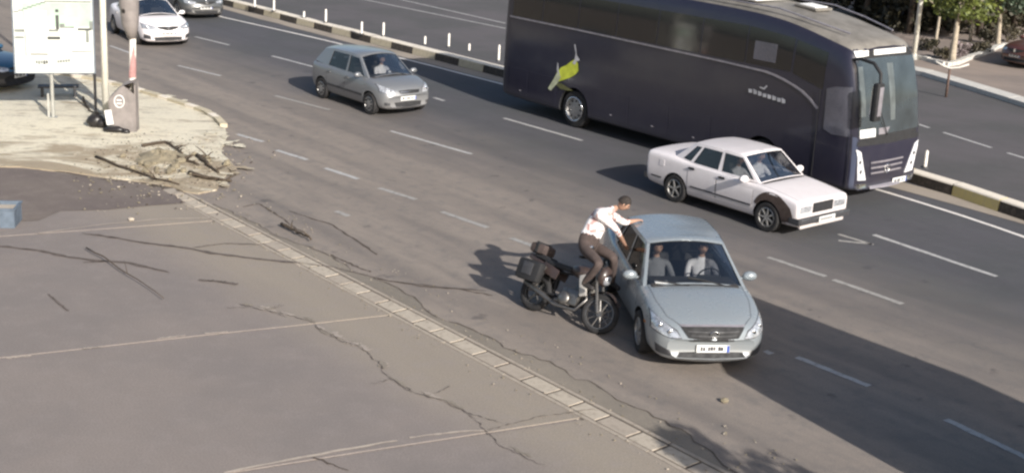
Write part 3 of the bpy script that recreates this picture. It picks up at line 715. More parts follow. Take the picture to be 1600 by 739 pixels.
# ------------------------------------------------------------------ the grey saloon in front
def grey_saloon():
    r = empty('saloon_car', (2.68, 18.85, 0), R(7.07 - 90), 'silver blue saloon in the foreground with the motorcyclist thrown against its side', 'car')
    st = [(-2.26, .66, .38, .74, .80), (-2.22, .78, .30, .90, .97), (-2.05, .85, .24, .98, 1.045), (-1.6, .875, .20, .965, 1.05), (-1.3, .88, .19, .95, 1.0), (-1.0, .88, .185, .93, .62), (0, .88, .18, .92, .55), (.70, .88, .185, .91, .62), (.90, .88, .185, .91, .955), (1.2, .878, .19, .89, .965), (1.6, .868, .19, .83, .905), (1.95, .845, .18, .755, .82), (2.14, .80, .18, .685, .755), (2.23, .73, .20, .62, .69), (2.27, .64, .26, .52, .56)]
    sp = dict(st=st, sec=sec_round, bow=(.26, .2), bx=(-1.3, 1.3), W=.88, axles=(-1.30, 1.30), ra=.375, r=.315, deck=(-1.4, .98, .74))
    o, bvh = lower_body(r, sp, 'silver')
    cabin(r, dict(wb=(1.02, .79, .90), wt=(.30, .60, 1.385), wbul=.09, rb=(-1.72, .70, .98), rt=(-1.06, .61, 1.375), crown=.016,
        side=[((1.02, .79, .90), (.30, .60, 1.385), (.13, .955, .07, .90), 'glassdark'), ((-.12, .81, .91), (-.18, .635, 1.405), (.03, .95, .07, .89), 'glassdark'), ((-1.05, .80, .93), (-.80, .635, 1.395), (.02, .5, .12, .8), 'glassdark'), ((-1.72, .70, .98), (-1.06, .61, 1.375), None, None)]), 'silver')
    for sg in (-1, 1):
        lampunit(r, bvh, [(sg * .52, .645), (sg * .66, .715), (sg * .80, .78)], [(sg * .46, .565), (sg * .62, .55), (sg * .815, .605)], [(sg * .60, .625, .046), (sg * .72, .675, .040)])
        patch('fog_light', bvh, [(sg * .60, .36), (sg * .78, .42)], [(sg * .56, .28), (sg * .76, .29)], 'x', 1, 'trim', r, .006, 8, 4)
        mirror(r, .72, sg * .82, .96, 'silver', sg)
        patch('side_indicator', bvh, [(1.55, .60), (1.62, .60)], [(1.55, .57), (1.62, .57)], 'y', sg, 'amber', r, .006, 3, 3)
    g = patch('grille', bvh, [(-.46, .70), (-.2, .715), (0, .72), (.2, .715), (.46, .70)], [(-.33, .535), (-.15, .51), (0, .505), (.15, .51), (.33, .535)], 'x', 1, 'dark', r, .012, 16, 5)
    for k in range(3): patch('grille_bar', bvh, [(-.37 + .04 * k, .662 - k * .05), (.37 - .04 * k, .662 - k * .05)], [(-.37 + .04 * k, .650 - k * .05), (.37 - .04 * k, .654 - k * .05)], 'x', 1, 'trim', g, .022, 14, 2)
    patch('grille_rim', bvh, [(-.48, .722), (-.2, .736), (0, .741), (.2, .736), (.48, .722)], [(-.45, .703), (-.2, .718), (0, .722), (.2, .718), (.43, .703)], 'x', 1, 'strip', g, .014, 16, 3)
    b = MB(); h, n = project(bvh, 0, .64, 'x', 1); b.lathe([(.055, .0), (.07, .0), (.07, .012), (.055, .012)], 'Y', n=20); e = b.build('badge', 'chrome', g, True); e.location = (h.x + .03, 0, h.z); e.rotation_euler = (0, 0, R(90)); e.scale = (1, 1, .7)
    patch('air_intake', bvh, [(-.46, .335), (0, .345), (.46, .335)], [(-.52, .235), (0, .225), (.52, .235)], 'x', 1, 'dark', r, .004, 14, 4)
    plate(r, bvh, .02, .395, 1, .48, .11, .03)
    patch('hood_seam', bvh, [(1.02, .72), (1.5, .70), (1.9, .62), (2.1, .47)], [(1.02, .712), (1.5, .692), (1.9, .612), (2.095, .462)], 'z', 1, 'trim', r, .0015, 20, 2, .005)
    patch('hood_seam', bvh, [(1.02, -.712), (1.5, -.692), (1.9, -.612), (2.095, -.462)], [(1.02, -.72), (1.5, -.70), (1.9, -.62), (2.1, -.47)], 'z', 1, 'trim', r, .0015, 20, 2, .005)
    doors(r, bvh, 'silver', [(-.08, 1.0, .28, .89, .05, .80), (-.98, -.10, .28, .89, -.85, .81)], 'silver')
    for sg in (-1, 1): patch('tail_light', bvh, [(sg * .55, .86), (sg * .76, .88)], [(sg * .55, .70), (sg * .76, .72)], 'x', -1, 'redcar', r, .008, 6, 4)
    # wiper cowl and wipers
    b = MB(); b.box((1.06, 0, .915), (.16, 1.3, .03), 0, .01); b.tube([(1.10, .5, .95), (1.0, .1, 1.02), (.97, -.1, 1.04)], .009); b.tube([(1.10, -.1, .95), (1.03, -.45, .99), (.98, -.6, 1.0)], .009)
    b.build('wiper', 'dark', r)
    b = MB(); b.box((.86, 0, .90), (.5, 1.35, .10), 0, .04); b.box((.98, -.50, .968), (.10, .20, .006), 1); b.build('dashboard', ['interior', 'plate'], r)
    for x in (-1.3, 1.3):
        for sg in (-1, 1): wheel(r, x, sg * .79, .315, .2, 'alloy', sg, random.random())
    seats(r, (-.15, -1.05)); steering(r, .48, .36, .90)
    return r
GREY = grey_saloon()

# ------------------------------------------------------------------ the old white saloon
def white_saloon():
    r = empty('saloon_car', (4.894, 25.58, 0), R(40.47 - 90), 'old white square saloon with a brown primer patch over its front wheel, beside the coach', 'car')
    st = [(-2.12, .80, .32, .93, .985), (-2.11, .81, .29, .955, 1.0), (-2.08, .815, .27, .965, 1.01), (-1.95, .815, .25, .97, 1.02), (-1.5, .82, .21, .955, 1.03), (-1.15, .825, .20, .94, .98), (-.85, .825, .20, .93, .60), (0, .825, .20, .92, .55), (.62, .825, .20, .90, .60), (.82, .825, .20, .895, .91), (1.1, .825, .20, .87, .915), (1.55, .82, .21, .83, .85), (1.85, .815, .22, .785, .80), (1.96, .81, .23, .765, .778), (1.985, .80, .24, .755, .765), (2.0, .785, .26, .735, .745)]
    sp = dict(st=st, sec=sec_boxy, bow=(.035, .03), bx=(-1.5, 1.5), W=.825, axles=(-1.245, 1.245), ra=.35, r=.30, deck=(-1.2, .84, .71))
    o, bvh = lower_body(r, sp, 'whiteold')
    cabin(r, dict(wb=(.92, .71, .90), wt=(.36, .60, 1.35), wbul=.045, rb=(-1.40, .70, .96), rt=(-.92, .60, 1.345), crown=.02,
        side=[((.92, .71, .90), (.36, .60, 1.35), (.10, .94, .08, .88), 'glassdark'), ((-.12, .745, .90), (-.12, .62, 1.368), (.05, .93, .08, .87), 'glassdark'), ((-.92, .74, .91), (-.66, .62, 1.362), (.06, .55, .10, .85), 'glassdark'), ((-1.40, .70, .96), (-.92, .60, 1.345), None, None)]), 'whiteold')
    for sg in (-1, 1):
        patch('headlight', bvh, [(sg * .36, .665), (sg * .72, .665)], [(sg * .36, .53), (sg * .72, .53)], 'x', 1, 'lamp', r, .010, 8, 4)
        mirror(r, .66, sg * .78, .93, 'white', sg)
        patch('side_trim', bvh, [(-1.95, .47), (-1.65, .47)], [(-1.95, .44), (-1.65, .44)], 'y', sg, 'trim', r, .01, 4, 2)
        patch('side_trim', bvh, [(-.80, .47), (.83, .47)], [(-.80, .44), (.83, .44)], 'y', sg, 'trim', r, .013, 12, 2)
    g = patch('grille', bvh, [(-.32, .70), (.32, .70)], [(-.32, .50), (.32, .50)], 'x', 1, 'dark', r, .014, 8, 5)
    for k in range(4): patch('grille_bar', bvh, [(-.30, .67 - k * .045), (.30, .67 - k * .045)], [(-.30, .66 - k * .045), (.30, .66 - k * .045)], 'x', 1, 'trim', g, .024, 6, 2)
    b = MB(); b.box((2.02, 0, .38), (.10, 1.58, .13), 0, .03); b.box((2.065, 0, .42), (.02, 1.5, .02), 1, .004); b.box((1.97, .0, .26), (.06, 1.4, .08), 2, .02)
    for sg in (-1, 1): b.box((1.92, sg * .79, .38), (.26, .05, .13), 0, .02)
    b.build('bumper', ['trim', 'chrome', 'whiteold'], r)
    b = MB(); b.box((-2.13, 0, .42), (.12, 1.60, .15), 0, .03); b.box((-2.19, 0, .46), (.02, 1.5, .03), 1, .004); b.build('bumper', ['trim', 'chrome'], r)
    for sg in (-1, 1): patch('tail_light', bvh, [(sg * .40, .85), (sg * .74, .85)], [(sg * .40, .66), (sg * .74, .66)], 'x', -1, 'redcar', r, .008, 6, 4)
    b = MB(); b.box((2.09, .02, .38), (.01, .50, .11)); p = b.build('number_plate', 'plate', r)
    b = MB(); yy = -.18
    for k in range(7): b.box((2.097, yy, .38), (.003, .035, .055)); yy += .058
    b.build('plate_marks', 'platetext', p)['kind'] = 'stuff'
    # the primer patch runs round the arch of the near front wheel
    pts_t = []; pts_b = []
    for k in range(12):
        a = math.pi * (-.02 + 1.0 * k / 11); pts_b.append((1.245 + .352 * math.cos(a), .294 + .352 * math.sin(a)))
        rr = .352 + (.30, .30, .28, .24, .20, .19, .17, .14, .10, .06, .04, .03)[k] * 1.0 + random.uniform(-.015, .015)
        pts_t.append((1.245 + rr * math.cos(a), .294 + rr * math.sin(a)))
    patch('primer_patch', bvh, pts_t[:10], pts_b[:10], 'y', -1, 'primer', r, .003, 20, 4, .004)
    doors(r, bvh, 'whiteold', [(-.10, .86, .27, .885, -.02 + .05, .83), (-.90, -.12, .27, .885, -.80, .84)], 'dark')
    patch('hood_seam', bvh, [(.95, .72), (1.9, .70)], [(.95, .713), (1.9, .693)], 'z', 1, 'trim', r, .0015, 14, 2, .005)
    patch('hood_seam', bvh, [(.95, -.713), (1.9, -.693)], [(.95, -.72), (1.9, -.70)], 'z', 1, 'trim', r, .0015, 14, 2, .005)
    b = MB(); b.box((.80, 0, .87), (.4, 1.3, .08), 0, .03); b.build('dashboard', 'interior', r)
    patch('fuel_flap', bvh, [(-1.72, .86), (-1.58, .86)], [(-1.72, .72), (-1.58, .72)], 'y', -1, 'whiteold', r, .006, 4, 4, .01)
    for x in (-1.245, 1.245):
        for sg in (-1, 1): wheel(r, x, sg * .74, .30, .18, 'five' if x < 0 else 'alloy', sg, random.random())
    seats(r, (-.1, -.85), .33); steering(r, .5, .33, .86)
    return r
WHITE = white_saloon()

# ------------------------------------------------------------------ the silver hatchback
def hatchback(loc, rz, mat, label, name='hatchback_car', shape='mpv'):
    r = empty(name, loc, rz, label, 'car')
    st = [(-1.96, .72, .38, .90, .96), (-1.93, .80, .30, .98, 1.02), (-1.8, .84, .24, 1.0, 1.04), (-1.55, .85, .21, 1.0, .98), (-1.25, .86, .20, 1.0, .64), (-.5, .86, .19, .98, .58), (.3, .86, .19, .96, .58), (.75, .86, .19, .95, .66), (.95, .86, .19, .95, .98), (1.2, .855, .19, .93, 1.0), (1.6, .84, .19, .85, .92), (1.84, .80, .20, .76, .83), (1.94, .74, .22, .68, .73), (1.98, .66, .28, .56, .60)]
    sp = dict(st=st, sec=sec_round, bow=(.20, .12), bx=(-1.3, 1.2), W=.86, axles=(-1.24, 1.24), ra=.36, r=.30, deck=(-1.75, 1.0, .73))
    o, bvh = lower_body(r, sp, mat)
    cabin(r, dict(wb=(1.05, .74, .93), wt=(.38, .585, 1.44), wbul=.12, rb=(-1.80, .70, 1.02), rt=(-1.46, .56, 1.41), crown=.03,
        side=[((1.05, .74, .93), (.38, .585, 1.44), (.16, .95, .07, .88), 'glassdark'), ((-.02, .785, .95), (-.05, .61, 1.485), (.04, .94, .07, .87), 'glassdark'), ((-1.04, .78, .97), (-.96, .60, 1.47), None, 'glassdark'), ((-1.80, .70, 1.02), (-1.46, .56, 1.41), None, None)]), mat)
    for sg in (-1, 1):
        lampunit(r, bvh, [(sg * .46, .735), (sg * .62, .80), (sg * .76, .86)], [(sg * .42, .63), (sg * .60, .63), (sg * .78, .70)], [(sg * .60, .70, .05)])
        patch('fog_light', bvh, [(sg * .58, .40), (sg * .72, .42)], [(sg * .58, .33), (sg * .72, .34)], 'x', 1, 'trim', r, .006, 6, 4)
        mirror(r, .78, sg * .81, .99, mat, sg)
        patch('side_trim', bvh, [(-.98, .52), (.9, .52)], [(-.98, .46), (.9, .46)], 'y', sg, 'trim', r, .014, 14, 2)
        patch('tail_light', bvh, [(sg * .58, 1.0), (sg * .76, 1.0)], [(sg * .58, .74), (sg * .76, .74)], 'x', -1, 'redcar', r, .008, 6, 4)
    g = patch('grille', bvh, [(-.34, .72), (0, .735), (.34, .72)], [(-.30, .645), (0, .64), (.30, .645)], 'x', 1, 'dark', r, .006, 12, 4)
    patch('grille_bar', bvh, [(-.3, .69), (.3, .69)], [(-.3, .675), (.3, .675)], 'x', 1, 'chrome', g, .016, 8, 2)
    patch('air_intake', bvh, [(-.44, .40), (0, .41), (.44, .40)], [(-.40, .29), (0, .28), (.40, .29)], 'x', 1, 'dark', r, .005, 10, 4)
    plate(r, bvh, 0, .50, 1, .5, .11, .022)
    doors(r, bvh, mat, [(.0, .98, .28, .93, .12, .84), (-.95, -.02, .28, .93, -.83, .85)], mat)
    b = MB(); b.box((1.12, 0, .95), (.14, 1.25, .03), 0, .01); b.tube([(1.15, .5, .98), (1.03, .0, 1.08)], .009); b.build('wiper', 'dark', r)
    b = MB(); b.box((.9, 0, .93), (.5, 1.3, .1), 0, .04); b.build('dashboard', 'interior', r)
    for x in (-1.24, 1.24):
        for sg in (-1, 1): wheel(r, x, sg * .77, .30, .19, 'cover', sg, random.random())
    seats(r, (-.1, -.95)); steering(r, .5, .35, .92)
    return r
MPV = hatchback((-4.13, 34.94, 0), R(40.05 - 90), 'mpvpaint', 'silver grey five door hatchback in the middle lane behind the coach')

# ------------------------------------------------------------------ modern saloon (two in the far left, one blue)
def modern_saloon(loc, rz, mat, label, name='saloon_car', roofmat=None, lowdark=0):
    r = empty(name, loc, rz, label, 'car')
    st = [(-2.30, .68, .40, .80, .88), (-2.26, .80, .30, .94, 1.02), (-2.05, .86, .24, 1.0, 1.07), (-1.6, .895, .20, .98, 1.06), (-1.3, .905, .19, .95, 1.0), (-1.0, .905, .185, .94, .64), (0, .905, .18, .93, .58), (.70, .905, .185, .92, .64), (.92, .905, .185, .92, .97), (1.25, .90, .19, .90, .97), (1.7, .885, .19, .84, .91), (2.05, .85, .18, .77, .83), (2.22, .80, .18, .70, .76), (2.30, .73, .20, .60, .66), (2.34, .62, .26, .48, .52)]
    sp = dict(st=st, sec=sec_round, bow=(.28, .2), bx=(-1.3, 1.35), W=.905, axles=(-1.35, 1.35), ra=.385, r=.325, deck=(-1.4, 1.0, .77))
    o, bvh = lower_body(r, sp, mat)
    if lowdark:
        for p in o.data.polygons:
            if p.center.z < lowdark and p.material_index == 0: p.material_index = 1
    cabin(r, dict(wb=(1.08, .78, .91), wt=(.34, .57, 1.37), wbul=.14, rb=(-1.80, .66, .99), rt=(-1.0, .53, 1.37), crown=.035,
        side=[((1.08, .78, .91), (.34, .57, 1.37), (.15, .955, .08, .90), 'glassdark'), ((-.12, .82, .92), (-.18, .60, 1.415), (.03, .95, .08, .89), 'glassdark'), ((-1.05, .80, .94), (-.80, .575, 1.40), (.02, .42, .12, .8), 'glassdark'), ((-1.80, .66, .99), (-1.0, .53, 1.37), None, None)]), roofmat or mat)
    for sg in (-1, 1):
        lampunit(r, bvh, [(sg * .42, .70), (sg * .60, .745), (sg * .80, .79)], [(sg * .44, .64), (sg * .60, .62), (sg * .80, .66)], [(sg * .66, .69, .04)])
        patch('fog_light', bvh, [(sg * .60, .42), (sg * .78, .46)], [(sg * .58, .30), (sg * .78, .32)], 'x', 1, 'trim', r, .008, 8, 4)
        mirror(r, .78, sg * .85, .97, mat, sg)
        patch('tail_light', bvh, [(sg * .5, .90), (sg * .76, .92)], [(sg * .5, .74), (sg * .76, .76)], 'x', -1, 'redcar', r, .008, 6, 4)
    patch('grille', bvh, [(-.40, .705), (-.16, .72), (0, .71), (.16, .72), (.40, .705)], [(-.34, .655), (-.12, .60), (0, .585), (.12, .60), (.34, .655)], 'x', 1, 'dark', r, .008, 16, 4)
    b = MB(); h, n = project(bvh, 0, .66, 'x', 1); b.box((h.x + .02, 0, .665), (.02, .09, .13), 0, .008, Matrix.Rotation(R(0), 3, 'X')); b.build('badge', 'chrome', r)
    patch('air_intake', bvh, [(-.50, .36), (0, .37), (.50, .36)], [(-.46, .26), (0, .25), (.46, .26)], 'x', 1, 'dark', r, .006, 12, 4)
    plate(r, bvh, 0, .47, 1, .5, .11, .024)
    doors(r, bvh, mat, [(-.08, 1.02, .28, .90, .05, .82), (-1.0, -.10, .28, .90, -.87, .83)], mat)
    b = MB(); b.box((.9, 0, .91), (.5, 1.35, .1), 0, .04); b.build('dashboard', 'interior', r)
    for x in (-1.35, 1.35):
        for sg in (-1, 1): wheel(r, x, sg * .81, .325, .2, 'five', sg, random.random())
    seats(r, (-.15, -1.05))
    return r
def place(front, h, half):        # the car whose nose is at `front`
    d = Vector((math.sin(R(h)), -math.cos(R(h)), 0)); return front - d * half, R(h - 90)
c, a = place(G(262, 74), 33, 2.15); MEG = modern_saloon(c, a, 'white', 'clean white modern saloon in the middle lane at the far left')
c, a = place(G(322, 31), 36, 2.2); FAR = modern_saloon(c, a, 'silvercar', 'dark grey saloon with a black roof, farthest on the road behind the white one', roofmat='blackcar')
c, a = place(G(26, 150) + Vector((0, .55, 0)), 72, 2.35); BLUE = modern_saloon(c, a, 'bluecar', 'blue saloon at the left edge, nose poking out past the white board', lowdark=.62)
c, a = place(G(1562, 112) + Vector((.6, .4, 0)), -60, 2.3); RED = modern_saloon(c, a, 'redcar', 'dark red saloon with a salmon roof parked at the right edge by the trees', roofmat='redpale')
RED.location.z = .10

# ------------------------------------------------------------------ the coach
def coach():
    r = empty('coach', (4.40, 31.67, 0), R(39.8 - 90), 'long dark navy coach with a leaping animal print, passing behind the white saloon', 'bus')
    def sec(w_, zb, zs, zt):
        return [(0, zb), (w_ - .12, zb), (w_, zb + .10), (w_, zb + .16), (w_, 1.25), (w_, 2.3), (w_ - .01, zt - .55), (w_ - .06, zt - .22), (w_ - .20, zt - .05), (w_ - .5, zt), (.3, zt + .03), (0, zt + .03)]
    sec_ = lambda w_, zb, zs, zt: sec(w_, zb, zs, zt)
    xs = [(-6.12, 1.18, .42, 0, 3.80), (-6.08, 1.24, .36, 0, 3.92), (-5.8, 1.27, .32, 0, 3.98), (-4, 1.27, .30, 0, 4.0), (-1, 1.27, .30, 0, 4.0), (1.5, 1.27, .30, 0, 3.99), (3.3, 1.27, .30, 0, 3.94), (4.2, 1.27, .30, 0, 3.79), (5.1, 1.27, .30, 0, 3.62), (5.75, 1.26, .30, 0, 3.53), (6.02, 1.22, .31, 0, 3.47), (6.10, 1.12, .36, 0, 3.36)]
    V_, F_ = skinloft(xs, sec_, .16, .06, None, (-5.5, 1.27), (5.2, 1.27))
    def lean(v):
        x, y, z = v; k = max(0, min(1, (x - 4.6) / 1.5)); q = max(0, (z - 1.35) / 2.1); return (x - .52 * k * q ** 1.5, y * (1 - .05 * q * q * (1 if z < 5 else 1)), z)
    V_ = [lean(v) for v in V_]
    o = mesh('body', V_, F_, ['navy', 'dark', 'roofgrey', 'navyfront'], r); o.modifiers.new('s', 'SUBSURF').levels = 2; bake(o); bvh = bvh_of(o)
    b = MB()
    for x in (-2.95, 3.5):
        for sg in (-1, 1): b.tube([(x, sg * .85, .5), (x, sg * 1.6, .5)], .58, 0, 30)
    cut = b.build('cutter', 'dark', r); bm = bmesh.new(); bm.from_mesh(cut.data); bmesh.ops.recalc_face_normals(bm, faces=bm.faces); bm.to_mesh(cut.data); bm.free()
    md = o.modifiers.new('b', 'BOOLEAN'); md.operation = 'DIFFERENCE'; md.object = cut; md.solver = 'EXACT'; bake(o); bpy.data.objects.remove(cut)
    for p in o.data.polygons:
        p.use_smooth = True; c = p.center; mi = 0
        if p.normal.z > .62 and c.z > 3.2: mi = 2
        if c.x > 5.75 and p.normal.x > .55 and c.z < 1.45: mi = 3
        if any(math.hypot(c.x - x, c.z - .5) < .585 for x in (-2.95, 3.5)) and abs(c.y) > .8 and (abs(p.normal.y) < .5 or abs(c.y) < 1.1): mi = 1
        p.material_index = mi
    o.data.set_sharp_from_angle(angle=R(40))
    for sg in (-1, 1):
        # window band, one pane at a time, panes of unequal length
        ed = [-5.75, -4.45, -3.0, -1.55, -.1, 1.35, 2.75, 4.1]
        for a, b_ in zip(ed, ed[1:]): patch('side_window', bvh, [(a + .02, 3.50), (b_ - .02, 3.50 if b_ < 3 else 3.40)], [(a + .02, 2.66), (b_ - .02, 2.66)], 'y', sg, 'buswin', r, .006, 8, 5, .01)
        patch('side_window', bvh, [(4.14, 3.38), (5.0, 3.22)], [(4.14, 2.64), (5.0, 2.42)], 'y', sg, 'buswin', r, .006, 8, 5, .01)
        patch('trim_strip', bvh, [(-5.85, 2.64), (-3, 2.64), (2.0, 2.60), (3.5, 2.57), (4.1, 2.44), (4.6, 2.26), (4.95, 2.0)], [(-5.85, 2.60), (-3, 2.60), (2.0, 2.56), (3.48, 2.525), (4.07, 2.40), (4.57, 2.22), (4.90, 1.97)], 'y', sg, 'strip', r, .016, 40, 2, .01)
        patch('roof_strip', bvh, [(-5.75, 3.62), (-4.5, 3.62)], [(-5.75, 3.585), (-4.5, 3.585)], 'y', sg, 'strip', r, .012, 10, 2)
        d = patch('door_glass' if sg < 0 else 'driver_window', bvh, [(5.10, 2.46), (5.35, 2.54), (5.70, 2.58)], [(5.14, 1.58), (5.35, 1.50), (5.80, 1.52)], 'y', sg, 'busdoor', r, .010, 10, 6, .01)
        b = MB(); h, n = project(bvh, 4.98, 1.6, 'y', sg); b.box((4.96, sg * 1.277, 1.4), (.015, .012, 2.0), 0); b.box((5.86, sg * 1.24, 1.0), (.015, .012, 1.2), 0); b.build('door_seam', 'dark', r)
        for (a, b_) in ((-5.7, -4.9), (-4.85, -3.7), (-2.2, -.9), (-.85, .5), (.55, 1.9), (1.95, 2.7)):
            patch('luggage_flap', bvh, [(a, 1.22), (b_, 1.22)], [(a, .50), (b_, .50)], 'y', sg, 'navy', r, .006, 8, 5, .008)
        for i, (px, pz) in enumerate([(x, .62) for x in (-5.2, -1.5, 0, 1.4, 4.4)]):
            h, n = project(bvh, px, pz, 'y', sg); b = MB(); b.box((h.x, h.y + sg * .008, h.z), (.07, .02, .03), 0, .005); b.build('marker_light', 'strip', r)
    # leaping animal print on the near side, as flat pieces of film
    def decal(poly, mat, off):
        bm = bmesh.new(); vs_ = []
        for (x, z) in poly:
            h, n = project(bvh, x, z, 'y', -1); vs_.append(bm.verts.new(h + n * off))
        bm.faces.new(vs_); bmesh.ops.triangulate(bm, faces=bm.faces); bmesh.ops.recalc_face_normals(bm, faces=bm.faces); me = bpy.data.meshes.new('print'); bm.to_mesh(me); bm.free(); me.materials.append(M[mat]); return link('side_print', me, r)
    decal([(-3.66, 1.40), (-3.52, 1.54), (-3.30, 1.64), (-3.14, 1.76), (-2.98, 1.86), (-2.86, 1.74), (-2.82, 1.56), (-2.94, 1.44), (-3.12, 1.33), (-3.32, 1.25), (-3.52, 1.17), (-3.70, 1.08), (-3.80, 1.16)], 'decalyellow', .017)
    decal([(-4.0, .88), (-3.92, 1.0), (-3.80, 1.16), (-3.68, 1.36), (-3.50, 1.30), (-3.60, 1.12), (-3.76, .96), (-3.88, .84)], 'decalpale', .019)
    decal([(-3.68, 1.66), (-3.63, 1.62), (-3.60, 1.42), (-3.54, 1.34), (-3.64, 1.34), (-3.68, 1.46)], 'decalwhite', .021)
    decal([(-3.08, 1.72), (-3.00, 1.84), (-2.98, 2.0), (-3.06, 2.22), (-3.02, 2.24), (-2.95, 2.06), (-2.92, 1.96), (-2.80, 1.86), (-2.82, 1.82), (-2.92, 1.80), (-2.96, 1.70)], 'decalwhite', .023)
    decal([(-3.70, 1.06), (-3.50, 1.12), (-3.2, 1.05), (-2.98, 1.0), (-3.2, .96), (-3.5, .96)], 'decalolive', .015)
    for k, (a, z) in enumerate([(2.96, 2.04), (3.10, 2.03), (3.24, 2.02), (3.38, 2.01), (3.52, 2.0), (3.66, 1.99), (3.80, 1.98), (3.93, 1.97)]):
        decal([(a, z + random.uniform(.04, .09)), (a + .11, z + .05), (a + .12, z - .03), (a + .02, z - .04)], 'decalwhite', .017)
    decal([(3.28, 2.16), (3.42, 2.14), (3.50, 2.24), (3.46, 2.25), (3.40, 2.18), (3.28, 2.19)], 'decalwhite', .017)
    # emergency hatch in the window band
    hf = patch('window_frame', bvh, [(2.98, 3.20), (3.62, 3.20)], [(2.98, 2.78), (3.62, 2.78)], 'y', -1, 'busdoor', r, .012, 6, 5)
    # front
    wf = patch('windscreen_frame', bvh, [(-1.10, 3.30), (0, 3.33), (1.10, 3.30)], [(-1.13, 1.42), (0, 1.40), (1.13, 1.42)], 'x', 1, 'dark', r, .004, 20, 14, .01)
    patch('windscreen', bvh, [(-1.04, 3.14), (0, 3.16), (1.04, 3.14)], [(-1.10, 1.55), (0, 1.52), (1.10, 1.55)], 'x', 1, 'busglass', r, .012, 20, 14, .01)
    patch('destination_sign', bvh, [(-1.02, 3.31), (-.62, 3.33)], [(-1.02, 3.19), (-.62, 3.21)], 'x', 1, 'plate', r, .022, 8, 3)
    patch('destination_sign', bvh, [(-.42, 3.33), (.75, 3.33)], [(-.42, 3.21), (.75, 3.21)], 'x', 1, 'plate', r, .022, 8, 3)
    patch('reflection_streak', bvh, [(.02, 3.02), (.24, 3.02)], [(.05, 1.80), (.22, 1.80)], 'x', 1, 'reflstreak', r, .016, 4, 8)  # pale vertical reflections on the windscreen, laid on as flat strips
    patch('reflection_streak', bvh, [(-1.02, 3.0), (-.86, 3.0)], [(-1.05, 1.95), (-.86, 1.95)], 'x', 1, 'reflstreak', r, .016, 4, 8)
    patch('front_band', bvh, [(-1.12, 1.44), (0, 1.43), (1.12, 1.44)], [(-1.13, 1.33), (0, 1.30), (1.13, 1.33)], 'x', 1, 'dark', r, .014, 16, 3)
    patch('dash_reflection', bvh, [(-1.06, 1.68), (-.50, 1.67)], [(-1.06, 1.50), (-.50, 1.49)], 'x', 1, 'plate', r, .018, 6, 3)  # pale reflection of the dash, painted on as flat pieces
    patch('dash_reflection', bvh, [(-.38, 1.66), (.02, 1.66)], [(-.38, 1.52), (-.08, 1.52)], 'x', 1, 'strip', r, .018, 6, 3)
    g = patch('front_grille', bvh, [(-.62, .98), (0, .97), (.62, .98)], [(-.56, .60), (0, .56), (.56, .60)], 'x', 1, 'navy', r, .010, 12, 4)
    for k in range(3): patch('grille_bar', bvh, [(-.60 + .02 * k, .94 - k * .12), (0, .93 - k * .12), (.60 - .02 * k, .94 - k * .12)], [(-.60 + .02 * k, .905 - k * .12), (0, .89 - k * .12), (.60 - .02 * k, .905 - k * .12)], 'x', 1, 'strip', g, .022, 10, 2)
    h, n = project(bvh, .02, .74, 'x', 1); b = MB(); b.lathe([(.085, 0), (.11, 0), (.11, .015), (.085, .015)], 'Y', n=24)
    for k in range(3): a = R(90 + 120 * k); b.box((math.cos(a) * .045, .008, math.sin(a) * .045), (.09, .012, .016), 0, 0, Matrix.Rotation(-a, 3, 'Y'))
    e = b.build('badge', 'chrome', g, True); e.location = (h.x + .03, .02, .74); e.rotation_euler = (0, 0, R(90))
    for sg in (-1, 1):
        patch('headlight', bvh, [(sg * 1.0, 1.20), (sg * 1.14, 1.27)], [(sg * .72, .55), (sg * 1.02, .58)], 'x', 1, 'buslamp', r, .016, 8, 10)
        for q, (yy, zz) in enumerate(((1.0, .98), (.94, .76))):
            h, n = project(bvh, sg * yy, zz, 'x', 1); b = MB(); b.ell((h.x + .008, sg * yy, zz), (.022, .05, .05), 0, 12, 8); b.build('lamp_bowl', 'trim', r, True)
        patch('fog_light', bvh, [(sg * .70, .46), (sg * 1.05, .50)], [(sg * .72, .38), (sg * 1.05, .39)], 'x', 1, 'chrome', r, .012, 6, 3)
    patch('bumper_strip', bvh, [(-.60, .40), (.5, .40)], [(-.60, .36), (.5, .36)], 'x', 1, 'strip', r, .014, 10, 2)
    plate(r, bvh, .52, .42, 1, .52, .12, .03)
    # mirrors on curved arms
    for sg in (-1,):
        b = MB(); b.tube([(5.45, sg * 1.05, 3.12), (5.75, sg * 1.10, 3.20), (6.12, sg * 1.12, 3.16), (6.34, sg * 1.16, 2.98), (6.38, sg * 1.18, 2.75)], [.03, .035, .04, .04, .03], 0, 10)
        b.box((6.36, sg * 1.20, 2.38), (.14, .24, .82), 0, .05); b.box((6.28, sg * 1.20, 2.40), (.02, .20, .70), 1, .008); b.box((6.435, sg * 1.19, 2.40), (.015, .13, .62), 2, .005)
        b.build('mirror_arm', ['dark', 'chrome', 'strip'], r, sharp=40)
        b = MB(); b.tube([(5.98, sg * .1, 1.50), (5.97, sg * .35, 1.9), (5.90, sg * .5, 2.25)], .012); b.build('wiper', 'dark', r)
    # roof
    b = MB(); b.box((1.35, .0, 4.10), (2.3, 1.55, .20), 0, .07); b.box((1.35, 0, 4.215), (1.9, 1.1, .03), 0, .01)
    for k in range(6): b.box((.6 + k * .3, 0, 4.235), (.16, .8, .012), 1)
    b.build('air_conditioner', ['acwhite', 'trim'], r, sharp=40)
    b = MB(); b.box((3.45, .15, 3.965), (.62, .62, .06), 0, .02, Matrix.Rotation(R(5), 3, 'Y')); b.box((3.45, .15, 4.00), (.46, .46, .03), 1, .01, Matrix.Rotation(R(5), 3, 'Y')); b.build('roof_hatch', ['roofgrey', 'acwhite'], r)
